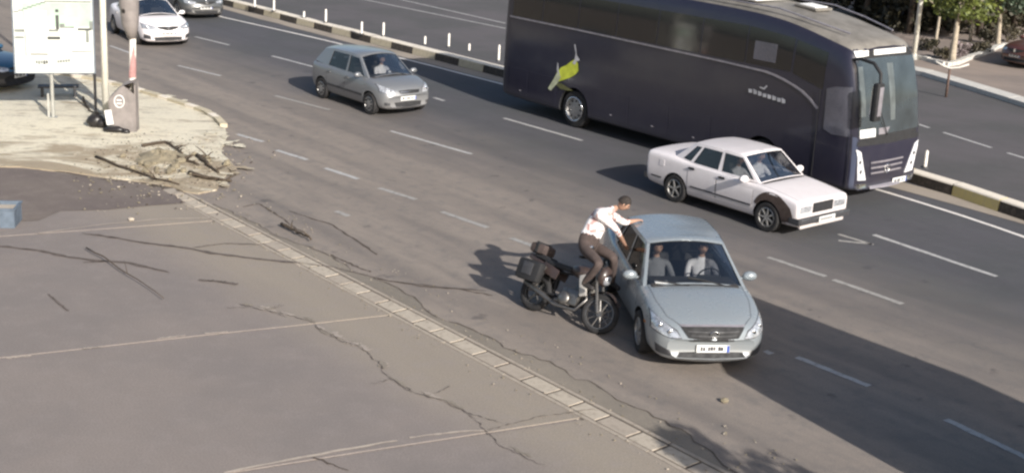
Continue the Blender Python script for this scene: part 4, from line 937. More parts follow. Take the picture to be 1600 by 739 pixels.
    b = MB(); b.box((-3, 0, 4.05), (.7, .7, .07), 0, .02); b.build('roof_hatch', 'roofgrey', r)
    for sg in (-1, 1):
        b = MB(); b.tube([(5.2, sg * .78, 3.64), (4.3, sg * .95, 3.82), (3.4, sg * 1.0, 3.975), (0, sg * 1.02, 4.02), (-5.7, sg * 1.02, 4.02)], .02, 0, 6); b.build('roof_gutter', 'strip', r)
    for x, k in ((-2.95, 1), (3.5, 1)):
        for sg in (-1, 1):
            w_ = wheel(r, x, sg * 1.08, .50, .30, 'cover', sg, random.random())
            b = MB(); b.lathe([(.30, 0), (.34, 0), (.34, sg * .02), (.30, sg * .02)], 'Y', (0, sg * .155, 0), 26); b.build('hub_ring', 'chrome', w_, True)
    patch('rear_window', bvh, [(-.95, 3.4), (.95, 3.4)], [(-.95, 2.4), (.95, 2.4)], 'x', -1, 'buswin', r, .01, 8, 6)
    for sg in (-1, 1): patch('tail_light', bvh, [(sg * .95, 1.5), (sg * 1.12, 1.5)], [(sg * .95, .9), (sg * 1.12, .9)], 'x', -1, 'redcar', r, .01, 4, 4)
    return r
M['reflstreak'] = plain('grey reflection streak on the glass', (.13, .15, .155), .3, coat=1, var=.5, scale=3, bmp=0)  # colour of the painted reflection on the coach windscreen
M['busdoor'] = plain('grey reflecting door glass', (.10, .10, .125), .25, coat=1, var=.3, scale=2, bmp=0)
COACH = coach()

# ------------------------------------------------------------------ people
def skinned(name, chains, parent, mats, matf, levels=2):
    """one continuous surface grown over joints. chains: lists of (key, pos, radius) sharing keys"""
    idx = {}; vs_ = []; rr = []; es = []
    for ch in chains:
        prev = None
        for (k, p, r_) in ch:
            if k not in idx: idx[k] = len(vs_); vs_.append(p); rr.append(r_)
            if prev is not None: es.append((prev, idx[k]))
            prev = idx[k]
    me = bpy.data.meshes.new(name); me.from_pydata([tuple(v) for v in vs_], es, []); o = link(name, me, parent)
    o.modifiers.new('k', 'SKIN'); o.modifiers['k'].use_smooth_shade = True
    for i, d in enumerate(me.skin_vertices[0].data):
        q = rr[i]; d.radius = q if isinstance(q, tuple) else (q, q); d.use_root = (i == 0)
    o.modifiers.new('s', 'SUBSURF').levels = levels; bake(o)
    for m in mats: o.data.materials.append(M[m])
    for p in o.data.polygons: p.use_smooth = True; p.material_index = matf(p.center)
    return o
def nearest_mat(segs):
    def f(c):
        best = None
        for a, b, m in segs:
            a = Vector(a); b = Vector(b); t = max(0, min(1, (c - a).dot(b - a) / max((b - a).length_squared, 1e-9))); d = (c - a.lerp(b, t)).length
            if best is None or d < best[0]: best = (d, m)
        return best[1]
    return f
def head_mesh(parent, c, fwd, up, hairmat='hair', cap=False, size=1.0):
    fwd = Vector(fwd).normalized(); up = Vector(up); up = (up - fwd * up.dot(fwd)).normalized(); lf = up.cross(fwd)
    rot = Matrix((fwd, lf, up)).transposed(); c = Vector(c)
    def P(x, y, z): return c + rot @ (Vector((x, y, z)) * size)
    b = MB(); nu, nv = 20, 16
    for i in range(nv + 1):
        ph = math.pi * i / nv
        for k in range(nu):
            a = 2 * math.pi * k / nu; x = math.sin(ph) * math.cos(a); y = math.sin(ph) * math.sin(a); z = math.cos(ph)
            X = x * .096; Y = y * .075; Z = z * .118
            if z < 0: Y *= 1 + .28 * z; X *= (1 + .12 * z) if x > 0 else (1 + .45 * z)      # jaw narrows, nape tucks in
            if x > .75 and -.25 < z < .12 and abs(y) < .28: X += .02 * (1 - abs(y) / .28)    # nose
            if x > .6 and .12 < z < .32 and .2 < abs(y) < .6: X -= .008                      # eye sockets
            b.v.append(tuple(P(X, Y, Z)))
    for i in range(nv):
        for k in range(nu): b.f.append((i * nu + k, (i + 1) * nu + k, (i + 1) * nu + (k + 1) % nu, i * nu + (k + 1) % nu)); b.m.append(0)
    for sg in (-1, 1):
        b.ell(P(0, sg * .076, -.005), (.02 * size, .012 * size, .032 * size), 0, 8, 6, rot)
        b.ell(P(.082, sg * .032, .022), (.010, .014, .008), 1, 8, 6, rot)
    b.ell(P(.088, 0, -.052), (.010, .026, .007), 2, 8, 6, rot)
    h = b.build('head', ['skin', 'shoe', 'primer'], parent, True)
    b = MB()
    for i in range(9):
        ph = math.pi * .56 * i / 8
        for k in range(20):
            a = 2 * math.pi * k / 20; x = math.sin(ph) * math.cos(a); y = math.sin(ph) * math.sin(a); z = math.cos(ph)
            if x > .55 and z < .45: z = .45; 
            b.v.append(tuple(P(x * .106 - .006, y * .086, z * .128 + .004)))
    for i in range(8):
        for k in range(20): b.f.append((i * 20 + k, (i + 1) * 20 + k, (i + 1) * 20 + (k + 1) % 20, i * 20 + (k + 1) % 20)); b.m.append(0)
    b.build('hair', hairmat, h, True)
    return h
def occupant(car, x, y, z, label, shirt, name='person', reach=None):
    """a seated person, seen through the glass from the waist up; local to nothing, placed in the world"""
    mw = car.matrix_basis; root = empty(name, mw @ Vector((x, y, z)), car.rotation_euler.z, label, 'person')
    pel = Vector((0, 0, 0)); ch = Vector((-.06, 0, .34)); nk = Vector((-.05, 0, .50)); hb = Vector((-.02, 0, .58))
    shl, shr = Vector((-.06, .19, .42)), Vector((-.06, -.19, .42)); ell_, elr = Vector((.12, .26, .20)), Vector((.12, -.26, .20))
    hl, hr = Vector((.36, .14, .28)), Vector((.36, -.14, .28)); kl, kr = Vector((.45, .12, .05)), Vector((.45, -.12, .05))
    C = [[('p', pel, (.14, .12)), ('w', Vector((-.03, 0, .16)), (.14, .11)), ('c', ch, (.16, .11)), ('n', nk, .055), ('h', hb, .05)],
         [('c', ch, 0), ('sl', shl, .065), ('el', ell_, .045), ('hl', hl, .032)], [('c', ch, 0), ('sr', shr, .065), ('er', elr, .045), ('hr', hr, .032)],
         [('p', pel, 0), ('kl', kl, .075)], [('p', pel, 0), ('kr', kr, .075)]]
    segs = [(pel, ch, 0), (ch, nk, 0), (nk + Vector((0, 0, .03)), hb, 1), (shl, ell_, 0), (shr, elr, 0), (shl, shr, 0), (ell_, ell_.lerp(hl, .3), 0), (ell_.lerp(hl, .4), hl, 1), (elr, elr.lerp(hr, .3), 0), (elr.lerp(hr, .4), hr, 1), (pel + Vector((.1, .1, 0)), kl, 2), (pel + Vector((.1, -.1, 0)), kr, 2)]
    skinned('torso', C, root, [shirt, 'skin', 'trouser'], nearest_mat(segs), 1)
    head_mesh(root, (0, 0, .68), (1, 0, -.05), (0, 0, 1))
    return root
occupant(GREY, .05, .36, .55, 'driver in a white shirt behind the windscreen of the silver blue saloon', 'shirtwhite')
occupant(GREY, .02, -.36, .53, 'front passenger in grey beside the driver in the silver blue saloon', 'greycloth')
occupant(WHITE, .06, .33, .50, 'driver in pale clothes in the old white saloon', 'shirtwhite')
occupant(WHITE, .06, -.33, .50, 'passenger in a white top by the near window of the old white saloon', 'shirtwhite')
occupant(MPV, .05, .35, .58, 'driver in a white shirt in the silver grey hatchback', 'shirtwhite')

# ------------------------------------------------------------------ motorcycle and its rider
BR, BF = G(832, 486), G(922, 519)
BD = (BF - BR).normalized(); BM_ = (BF + BR) / 2
def motorcycle():
    r = empty('motorcycle', BM_, 0, 'scuffed dark motorcycle with white side panels tipping over beside the silver blue saloon', 'motorcycle')
    rz = math.atan2(BD.y, BD.x); r.rotation_euler = (R(-25), 0, rz)           # leans towards the saloon
    for x, nm in ((-.64, 'rear'), (.66, 'front')):
        w_ = .062 if nm == 'rear' else .05; rad = .31; b = MB()
        prof = [(rad - w_ + w_ * math.cos(a * math.tau / 10), w_ * .95 * math.sin(a * math.tau / 10)) for a in range(10)]
        b.lathe(prof, 'Y', n=32); t = b.build('wheel', 'tyre', r, True); t.location = (x, 0, rad); t.rotation_euler.z = R(14) if nm == 'front' else 0
        b = MB(); b.lathe([(rad - w_ * 1.9, -.035), (rad - w_ * 1.6, -.035), (rad - w_ * 1.6, .035), (rad - w_ * 1.9, .035)], 'Y', n=30)
        for k in range(10 if nm == 'front' else 6): a = k * math.tau / (10 if nm == 'front' else 6); b.tube([(0, 0, 0), (math.cos(a) * (rad - .09), 0, math.sin(a) * (rad - .09))], .010 if nm == 'front' else .018, 0, 6)
        b.lathe([(.045, -.06), (.045, .06), (.001, .06), (.001, -.06)], 'Y', n=14); b.lathe([(.11, .05), (.125, .05), (.125, .056), (.11, .056)], 'Y', n=20); b.build('rim', 'bikesilver', t, sharp=40)
    b = MB()                                                                    # fork and bars
    for sg in (-1, 1): b.tube([(.66, sg * .085, .31), (.50, sg * .09, .68), (.40, sg * .08, .93)], [.026, .024, .018], 0, 8)
    b.box((.44, 0, .86), (.07, .22, .04), 0, .01); b.build('fork', 'bikesilver', r, sharp=40)
    b = MB(); b.tube([(.26, .38, 1.04), (.32, .30, 1.05), (.40, .12, 1.0), (.40, -.12, 1.0), (.32, -.30, 1.05), (.26, -.38, 1.04)], .013, 0, 8)
    for sg in (-1, 1): b.tube([(.28, sg * .35, 1.045), (.24, sg * .42, 1.035)], .02, 1, 8); b.tube([(.33, sg * .27, 1.05), (.36, sg * .34, 1.18)], .007, 1, 6); b.ell((.37, sg * .36, 1.22), (.02, .065, .04), 2, 10, 6)
    b.build('handlebar', ['dark', 'dark', 'chrome'], r, True)
    b = MB(); b.ell((.55, 0, .84), (.09, .10, .10), 1, 12, 8); b.ell((.52, 0, .88), (.10, .15, .16), 0, 12, 8); b.build('headlight', ['bikered', 'lamp'], r, True)
    b = MB()
    for i in range(9):
        a = R(35 + i * 13); b.v += [(.66 + .36 * math.cos(a), y, .31 + .36 * math.sin(a) + (0 if y == 0 else -.02)) for y in (-.06, 0, .06)]
    b.f = [(i * 3 + j, i * 3 + j + 1, i * 3 + j + 4, i * 3 + j + 3) for i in range(8) for j in range(2)]; b.m = [0] * 16; b.build('front_mudguard', 'bikered', r, True)
    b = MB()                                                                    # tank
    for i in range(9):
        x = -.10 + .46 * i / 8; k = math.sin(math.pi * (.12 + .80 * i / 8)); 
        for j in range(10):
            a = math.tau * j / 10; b.v.append((x, (.145 * k + .02) * math.cos(a), .83 + .02 * i / 8 + (.11 * k + .01) * math.sin(a)))
    b.f = [(i * 10 + j, i * 10 + (j + 1) % 10, (i + 1) * 10 + (j + 1) % 10, (i + 1) * 10 + j) for i in range(8) for j in range(10)] + [tuple(range(10)), tuple(80 + j for j in range(10))]; b.m = [0] * len(b.f); b.build('fuel_tank', 'bikered', r, True)
    b = MB(); b.box((-.30, 0, .82), (.52, .25, .09), 0, .035); b.box((-.68, 0, .87), (.34, .22, .08), 0, .03, Matrix.Rotation(R(6), 3, 'Y')); b.build('seat', 'dark', r, sharp=40)
    b = MB(); b.box((-.80, 0, .80), (.34, .16, .09), 0, .03, Matrix.Rotation(R(14), 3, 'Y'))
    b.build('tail_fairing', 'bikered', r, sharp=40)
    for sg in (-1, 1):
        b = MB(); b.box((-.42, sg * .13, .70), (.34, .03, .16), 0, .012, Matrix.Rotation(R(12), 3, 'Y')); b.build('side_panel', 'bikered', r, sharp=40)
        b = MB(); b.box((.30, sg * .165, .64), (.13, .03, .34), 0, .012, Matrix.Rotation(R(-22), 3, 'Y')); b.build('leg_guard', 'bikewhite', r, sharp=40)
    b = MB(); b.box((.08, 0, .42), (.34, .26, .26), 0, .04); b.ell((.0, -.15, .36), (.11, .04, .11), 0, 12, 8); b.ell((.0, .15, .36), (.10, .04, .10), 0, 12, 8)
    b.box((.20, 0, .60), (.14, .17, .24), 0, .02, Matrix.Rotation(R(20), 3, 'Y'))
    for k in range(5): b.box((.20 + k * .012, 0, .52 + k * .04), (.20, .23, .012), 0, 0, Matrix.Rotation(R(20), 3, 'Y'))
    b.build('engine', 'bikesilver', r, sharp=40)
    b = MB(); b.tube([(.28, -.06, .62), (.40, -.10, .45), (.28, -.14, .24), (-.10, -.17, .22), (-.36, -.18, .30), (-.78, -.19, .42)], [.02, .022, .022, .024, .042, .046], 0, 10); b.build('exhaust', 'bikesilver', r, True)
    b = MB(); b.tube([(.42, 0, .88), (.30, 0, .72), (.30, 0, .35), (.0, 0, .24), (-.30, 0, .30), (-.34, 0, .72), (.36, 0, .82)], .02, 0, 8); b.tube([(-.34, 0, .72), (-.92, 0, .80)], .018, 0, 8)
    for sg in (-1, 1): b.tube([(-.22, sg * .09, .36), (-.64, sg * .09, .31)], .018, 0, 8); b.tube([(-.52, sg * .13, .74), (-.64, sg * .11, .33)], .028, 1, 10); b.tube([(-.05, sg * .06, .30), (-.05, sg * .30, .29)], .013, 0, 6)
    b.build('frame', ['dark', 'bikesilver'], r, sharp=40)
    for sg in (-1, 1): b = MB(); b.box((-.72, sg * .24, .60), (.46, .17, .34), 0, .06); b.box((-.72, sg * .33, .62), (.20, .02, .20), 1, .01); b.build('filler_bag', ['dark', 'trim'], r, sharp=40)  # bags added to fill in the dark mass of blur and shadow
    b = MB(); b.box((-.80, 0, .98), (.30, .34, .17), 0, .06); b.box((-.80, 0, 1.0), (.06, .35, .175), 1, .01); b.build('filler_roll', ['trouser', 'dark'], r, sharp=40)  # roll added for the same dark mass at the rear
    b = MB(); b.box((-.98, 0, .72), (.05, .14, .09), 0, .02); b.build('tail_light', 'redcar', r)
    b = MB(); b.box((-1.0, 0, .58), (.012, .20, .16), 0, .004, Matrix.Rotation(R(15), 3, 'Y')); b.build('number_plate', 'plate', r)
    b = MB()
    for i in range(8):
        a = R(60 + i * 14); b.v += [(-.64 + .37 * math.cos(a), y, .31 + .37 * math.sin(a)) for y in (-.08, 0, .08)]
    b.f = [(i * 3 + j, i * 3 + j + 1, i * 3 + j + 4, i * 3 + j + 3) for i in range(7) for j in range(2)]; b.m = [0] * 14; b.build('rear_mudguard', 'dark', r, True)
    return r
BIKE = motorcycle()
def rider():
    Yd = 18.55
    r0 = empty('person', V(925, 470, Yd), 0, 'rider in a checked white shirt thrown from the motorcycle onto the silver blue saloon', 'person')
    o = r0.location
    def q(px, py, y=Yd): return V(px, py, y) - o
    gm = GREY.matrix_basis; hl = gm @ Vector((-.62, -.60, 1.445)) - o; hr = gm @ Vector((-.20, -.84, 1.18)) - o      # hands on the saloon's roof edge and window
    pel = q(919, 378, 18.60); wst = q(924, 361, 18.68); ch = q(939, 340, 18.80); nk = q(957, 327, 18.86); hb = q(966, 323, 18.88)
    shr = q(937, 334, 18.56); shl = q(953, 335, 19.06)
    elr = q(961, 356, 18.56); ell_ = q(975, 348, 19.26)
    hipl, hipr = q(929, 386, 18.80), q(911, 387, 18.48)
    knr = q(938, 412, 18.02); anr = q(911, 443, 18.22); tor = q(928, 452, 18.08)
    knl = q(960, 402, 18.52); anl = q(956, 442, 18.80); tol = q(968, 452, 18.60)
    C = [[('p', pel, (.15, .13)), ('w', wst, (.155, .13)), ('c', ch, (.185, .14)), ('n', nk, .055), ('h', hb, .05)],
         [('c', ch, 0), ('sr', shr, .085), ('er', elr, .058), ('hr', hr, .03)], [('c', ch, 0), ('sl', shl, .085), ('el', ell_, .058), ('hl', hl, .03)],
         [('p', pel, 0), ('ir', hipr, .105), ('kr', knr, .078), ('ar', anr, .05), ('tr', tor, .04)], [('p', pel, 0), ('il', hipl, .105), ('kl', knl, .078), ('al', anl, .05), ('tl', tol, .04)]]
    for key, h_, e_ in (('r', hr, elr), ('l', hl, ell_)):
        d = (h_ - e_).normalized(); sd = d.cross(Vector((0, 0, 1))).normalized(); palm = h_ + d * .055
        C.append([('h' + key, h_, 0), ('pm' + key, palm, (.036, .02))])
        for i in range(4):
            ba = palm + d * .03 + sd * (-.027 + .018 * i); ln = (.06, .072, .068, .05)[i]
            C.append([('pm' + key, palm, 0), (f'f{key}{i}', ba, .0105), (f'g{key}{i}', ba + d * ln * .55 + Vector((0, 0, -.008)), .0095), (f't{key}{i}', ba + d * ln + Vector((0, 0, -.028)), .008)])
        C.append([('pm' + key, palm, 0), (f'th{key}', palm + sd * -.045 + d * .005, .011), (f'tt{key}', palm + sd * -.065 + d * .035, .009)])
    segs = [(pel, pel.lerp(wst, .35), 1), (wst.lerp(pel, .3), ch, 0), (ch, nk, 0), (nk.lerp(hb, .5), hb, 2), (shr, elr, 0), (shl, ell_, 0), (shl, shr, 0), (elr, elr.lerp(hr, .35), 0), (elr.lerp(hr, .45), hr + (hr - elr).normalized() * .2, 2), (ell_, ell_.lerp(hl, .35), 0), (ell_.lerp(hl, .45), hl + (hl - ell_).normalized() * .2, 2),
            (hipr, knr, 1), (knr, anr.lerp(knr, .1), 1), (anr, tor, 3), (hipl, knl, 1), (knl, anl.lerp(knl, .1), 1), (anl, tol, 3)]
    skinned('body', C, r0, ['plaid', 'trouser', 'skin', 'shoe'], nearest_mat(segs), 3)
    head_mesh(r0, q(975, 318, 18.88), (.70, -.1, -.55), (.5, 0, .85))
RIDER = rider()

# ------------------------------------------------------------------ delineator posts on the median
first = None
def post(p, h, lab):
    global first
    if first is None:
        first = empty('delineator_post', p, 0, lab, 'post', 'white posts along the median')
        b = MB(); b.tube([(0, 0, .02), (0, 0, .40), (0, 0, .425)], [.042, .040, .02], 0, 10); b.build('post_tube', 'postwhite', first, sharp=40)
        b = MB(); b.tube([(0, 0, 0), (0, 0, .03)], [.10, .085], 0, 12); b.build('foot', 'trim', first, sharp=40)
        o = first
    else:
        o = first.copy(); COL.objects.link(o); o['label'] = lab
        for c in first.children: d = c.copy(); COL.objects.link(d); d.parent = o
    o.location = p; o.scale = (1, 1, h)
    return o
post(G(1445, 262, .27), 1.0, 'white median post standing alone to the right of the coach front')
pl = [(398, 8, .9), (428, 14, 1.1), (475, 24, .6), (509, 32, 1.25), (565, 50, 1.1), (599, 53, 1.2), (664, 66, .7), (701, 70, 1.15), (733, 76, .6), (779, 92, 1.3)]
lb = ['first white post of the median row, at its far left end', 'tall white median post, second from the far left end of the row', 'short stubby white median post between two taller ones, above the hatchback roof', 'tall thick white median post just left of the gap in the kerb top',
      'white median post above the silver hatchback windscreen, fifth in the row', 'white median post right of the hatchback, sixth in the row', 'short white median post, seventh in the row', 'tall white median post nearly midway between hatchback and coach', 'low grey white stub of a median post, second from the coach tail', 'tall white median post right beside the coach tail']
for (px, py, h), l in zip(pl, lb): post(G(px, py + 4, .27), h, l)

# ------------------------------------------------------------------ left side: board, poles, cabinet, debris
def board():
    bx = Vector((.958, .288, 0)).normalized(); n_ = Vector((.288, -.958, 0)).normalized(); c = G(83, 185)
    r = empty('notice_board', c, math.atan2(bx.y, bx.x), 'large white notice board with grey and pale green print on one steel post', 'sign')
    b = MB(); b.tube([(.0, .03, 0), (0, .03, 1.2)], .045, 0, 10); b.box((0, .03, .02), (.22, .22, .03), 0, .01); b.box((-.10, .05, .32), (.05, .05, .62), 0); b.build('post', 'metalpost', r)
    b = MB(); b.box((.10, -.01, 2.35), (1.92, .07, 2.42), 0, .01); b.build('board', 'frameblue', r)
    b = MB(); b.box((.10, -.05, 2.33), (1.84, .012, 2.32), 0); pn = b.build('face', 'board', r)
    b = MB()
    def rc(u0, v0, u1, v1, m, k=.0): # u across 0..1, v down 0..1 of the visible lower part (z from 3.0 to 1.15)
        x0, x1 = -.84 + 1.88 * u0, -.84 + 1.88 * u1; z0, z1 = 3.0 - 1.78 * v0, 3.0 - 1.78 * v1
        b.box(((x0 + x1) / 2, -.058 - k, (z0 + z1) / 2), (x1 - x0, .004, abs(z1 - z0)), m)
    rc(.12, .05, .98, .38, 1); rc(.15, .16, .42, .74, 0, .003); rc(.60, .40, .97, .70, 0, .003); rc(.60, .55, .72, .74, 3, .005)
    rc(.02, .42, .14, .46, 2, .003); rc(.02, .52, .13, .55, 2, .003); rc(.44, .42, .56, .45, 2, .003); rc(.42, .52, .58, .56, 4, .004)
    rc(.53, .14, .57, .18, 4, .004); rc(.53, .22, .57, .42, 4, .004); rc(.58, .34, .64, .40, 2, .004); rc(.64, .38, .76, .40, 2, .004); rc(.80, .40, .97, .43, 4, .004); rc(.90, .43, .94, .60, 2, .004); rc(.95, .30, .99, .42, 2, .004)
    rc(.70, .72, .97, .735, 2, .003); rc(.20, .76, .42, .775, 4, .004); rc(.14, .46, .155, .80, 5, .003)
    for k in range(5): rc(.26 + k * .032, .855, .285 + k * .032, .90 + .01 * (k % 2), 4 if k > 2 else 2, .004)
    for k in range(5): rc(.53 + k * .034, .85 - .004 * k, .555 + k * .034, .89 - .004 * k, 2, .004)
    for k in range(7): rc(.02 + k * .055, .17 - k * .022, .08 + k * .055, .19 - k * .022, 2, .005)
    rc(.40, .02, .98, .04, 2, .004)
    b.build('print', ['board', 'boardgreen', 'boardgrey', 'boardlilac', 'boarddark', 'boardpink'], pn)
    return r
board()
# a bench in shadow behind the board post
r = empty('low_bench', G(92, 152), R(18), 'low dark bench on the sand behind the notice board post', 'bench')
b = MB(); b.box((0, 0, .30), (1.05, .34, .05), 0, .01); b.build('seat', 'trim', r)
for x in (-.42, .42): b = MB(); b.box((x, 0, .14), (.07, .30, .27), 0, .01); b.build('leg', 'trim', r)
# cream pole
r = empty('lighting_pole', G(166, 186), 0, 'thick cream painted pole right of the notice board', 'pole')
b = MB(); b.tube([(0, 0, 0), (0, 0, 3.6), (0, 0, 8.5)], [.085, .08, .05], 0, 14); b.build('shaft', 'creampost', r, True)
b = MB(); b.box((0, 0, .02), (.34, .34, .04), 0, .01); b.tube([(0, 0, .03), (0, 0, .14)], [.12, .10], 0, 12); b.build('foot', 'metalpost', r)
b = MB(); b.tube([(0, 0, 8.4), (.1, -.5, 8.8), (.2, -1.4, 8.95)], .04, 0, 8); b.box((.25, -1.7, 8.95), (.16, .6, .10), 0, .03); b.build('lamp_arm', 'creampost', r)
r = empty('thin_pole', G(150, 182), 0, 'thin dark pole just behind the thick cream pole', 'pole')
b = MB(); b.tube([(0, 0, 0), (0, 0, 5.2)], .035, 0, 10); b.build('shaft', 'trim', r, True); b = MB(); b.box((0, 0, .015), (.16, .16, .03)); b.build('foot', 'trim', r)
# wrapped post with a grey hood in front of the far white car
r = empty('wrapped_post', G(203, 206) + Vector((0, .25, 0)), 0, 'post wrapped in faded red and white, in front of the far white saloon', 'post')
b = MB(); b.tube([(0, 0, 0), (.02, 0, 1.2), (.05, 0, 2.3), (.02, 0, 3.2)], [.09, .085, .08, .075], 0, 12); b.build('shaft', 'postwhite', r, True)
b = MB()
for k in range(26):
    z = 1.30 + k * .036; a0 = -2.4 + k * .07; b.v += [(.02 + .0970 * math.cos(a), .0970 * math.sin(a), z) for a in (a0 + j * .30 for j in range(8))]
b.f = [(k * 8 + j, k * 8 + j + 1, (k + 1) * 8 + j + 1, (k + 1) * 8 + j) for k in range(25) for j in range(7)]; b.m = [0] * len(b.f)
b.build('red_wrap', 'redwrap', r)
b = MB(); b.tube([(.04, .0, 2.25), (.0, 0, 2.6), (-.02, 0, 3.1), (-.02, 0, 3.7)], [.10, .20, .235, .20], 0, 14); b.ell((-.05, -.14, 2.95), (.12, .08, .16), 1, 10, 8); b.build('hood', ['cabinet', 'bagblack'], r, True)
# grey cabinet with a round white mark
r = empty('utility_cabinet', G(192, 205), R(6), 'grey cabinet with sloping top and a round white mark, at the foot of the poles', 'cabinet')
b = MB()
P = [(-.20, -.22, 0), (.36, -.22, 0), (.36, .22, 0), (-.20, .22, 0), (-.30, -.22, .80), (.36, -.22, .95), (.36, .22, 1.1), (-.30, .22, .85), (.05, -.20, 1.16), (.34, -.20, 1.26), (.34, .20, 1.30), (.05, .20, 1.2)]
b.add(P, [(0, 1, 5, 8, 4), (1, 2, 6, 10, 9, 5), (2, 3, 7, 11, 10, 6), (3, 0, 4, 7), (4, 8, 11, 7), (8, 9, 10, 11), (3, 2, 1, 0)])
o = b.build('box', 'cabinet', r); bm = bmesh.new(); bm.from_mesh(o.data); bmesh.ops.bevel(bm, geom=bm.edges[:], offset=.03, segments=2, affect='EDGES'); bmesh.ops.recalc_face_normals(bm, faces=bm.faces); bm.to_mesh(o.data); bm.free()
b = MB(); b.tube([(-.02 + .12 * math.cos(a * math.tau / 20) * .95, -.232, .78 + .15 * math.sin(a * math.tau / 20)) for a in range(21)], .013, 0, 6); b.box((-.02, -.232, .81), (.12, .01, .03)); b.box((-.02, -.232, .73), (.12, .01, .03)); b.build('round_mark', 'plate', r)
b = MB(); b.box((-.27, -.235, .38), (.16, .02, .36), 0, .005, Matrix.Rotation(R(-8), 3, 'Y')); b.build('paper_notice', 'plate', r)
r = empty('rubbish_bag', G(150, 200), 0, 'black rubbish bag slumped left of the grey cabinet', 'bag')
b = MB(); b.ell((0, 0, .17), (.22, .18, .19), 0, 16, 10, None, .10); b.ell((.16, -.05, .13), (.15, .13, .14), 0, 14, 8, None, .10); b.build('sack', 'bagblack', r, True)
b = MB(); b.tube([(0, 0, .33), (.03, 0, .42)], [.03, .06], 0, 8); b.build('knot', 'bagblack', r)
r = empty('rubbish_bag', G(186, 204) + Vector((0, -.34, 0)), 0, 'black rubbish bag stretched out under the grey cabinet front', 'bag')
b = MB(); b.ell((0, 0, .09), (.26, .10, .09), 0, 16, 8, None, .12); b.ell((.26, -.02, .06), (.12, .08, .07), 0, 12, 8, None, .1); b.build('sack', 'bagblack', r, True)
# dirt heap and loose rubble
def heap(name, c, rx, ry, h, mat, label, cat, sc=1.0, n=26):
    b = MB(); rings = 7
    for i in range(rings + 1):
        k = i / rings
        for j in range(n):
            a = math.tau * j / n; w_ = (1 + .16 * math.sin(3 * a + 1) + .10 * math.sin(7 * a)) * (1 - k); z = h * (1 - (1 - k) ** 1.8) * (1 + random.uniform(-.25, .25)) if i else -.02
            b.v.append((rx * w_ * math.cos(a), ry * w_ * math.sin(a), z))
    b.f = [(i * n + j, i * n + (j + 1) % n, (i + 1) * n + (j + 1) % n, (i + 1) * n + j) for i in range(rings) for j in range(n)]; b.m = [0] * len(b.f)
    o = b.build(name, mat, None, False); o.location = c; tag(o, label, cat); return o
heap('dirt_heap', G(250, 248), .60, .80, .17, 'rubble', 'low heap of grey dirt among broken branches on the sandy verge', 'dirt heap')
def stick(pts, r0, label, twigs=3, name='fallen_branch', par=None):
    pts = [G(p[0], p[1], .03 + (p[2] if len(p) > 2 else .03)) for p in pts]; q = resample(pts, 10); b = MB()
    q = [p + Vector((random.uniform(-.03, .03), random.uniform(-.03, .03), random.uniform(0, .02))) if 0 < i < 9 else p for i, p in enumerate(q)]
    b.tube(q, [r0 * (1 - .06 * i) for i in range(10)], 0, 7)
    for k in range(twigs):
        p = q[random.randint(3, 8)]; d = Vector((random.uniform(-1, 1), random.uniform(-1, 1), random.uniform(.1, .5))).normalized(); L_ = random.uniform(.15, .38)
        b.tube([p, p + d * L_ * .5 + Vector((0, 0, .02)), p + d * L_], [r0 * .5, r0 * .35, r0 * .15], 0, 5)
    o = b.build(name, 'twig', None, True); tag(o, label, 'branch', 'fallen branches'); return o
stick([(150, 245), (190, 262), (245, 280), (280, 288)], .035, 'long thin branch lying left of the dirt heap')
stick([(222, 228), (258, 222), (285, 240)], .04, 'crooked branch across the back of the dirt heap', 5)
stick([(262, 238), (285, 248), (310, 257)], .05, 'dark branch running out of the right side of the dirt heap', 4)
stick([(296, 270), (318, 278), (362, 283)], .055, 'dark branch lying flat below the dirt heap, nearest the road', 4)
stick([(308, 243), (325, 258), (342, 270)], .05, 'short thick branch slanting down beside the heap', 3)
stick([(312, 245), (328, 246)], .045, 'stub of branch lying across the slanting one', 2)
stick([(330, 376), (380, 345), (402, 328)], .012, 'thin curved twig on the tarmac beside the drain channel', 1) if False else None
stick([(440, 350), (460, 360), (486, 374)], .035, 'dark stick lying on the dusty lane by the drain channel', 2)
stick([(135, 387), (175, 412), (215, 440), (256, 466)], .013, 'straight thin stick crossing the tar seams of the apron', 1)
stick([(130, 152), (140, 175), (160, 178)], .03, 'bent twig leaning by the foot of the cream pole', 3)
# loose litter: uncountable bits
b = MB()
for k in range(900):
    px = random.gauss(240, 70); py = random.gauss(255, 28)
    if not (100 < px < 440 and 205 < py < 335): continue
    p = G(px, py, .035); s_ = random.uniform(.01, .035); b.box(p, (s_ * random.uniform(.8, 2.0), s_, s_ * .5), random.choice((0, 0, 1, 2)), 0, Matrix.Rotation(random.uniform(0, 3), 3, 'Z'))
for k in range(34):
    r_ = random.uniform(.04, .12); p = G(random.gauss(262, 42), random.gauss(262, 14), .03); b.ell((p.x, p.y, p.z + r_ * .4), (r_, r_ * random.uniform(.6, .9), r_ * .6), 0, 7, 5, Matrix.Rotation(random.uniform(0, 3), 3, 'Z'), .22)
tag(b.build('ground_litter', ['rubble', 'stone', 'twig']), 'scattered crumbs of stone, twigs and litter round the dirt heap', 'litter', kind='stuff')
b = MB()
for k in range(520):
    s_ = random.uniform(-24, -5); t_ = random.choice((-11.15, -10.5, -11.8)) + random.gauss(0, .12); z_ = .018
    p = W(s_, t_, z_); w_ = random.uniform(.005, .017); b.box(p, (w_ * random.uniform(1, 2), w_, w_ * .6), random.choice((0, 0, 1)), 0, Matrix.Rotation(random.uniform(0, 3), 3, 'Z'))
tag(b.build('gravel_crumbs', ['rubble', 'stone']), 'loose gravel crumbs along the drain channel', 'gravel', kind='stuff')
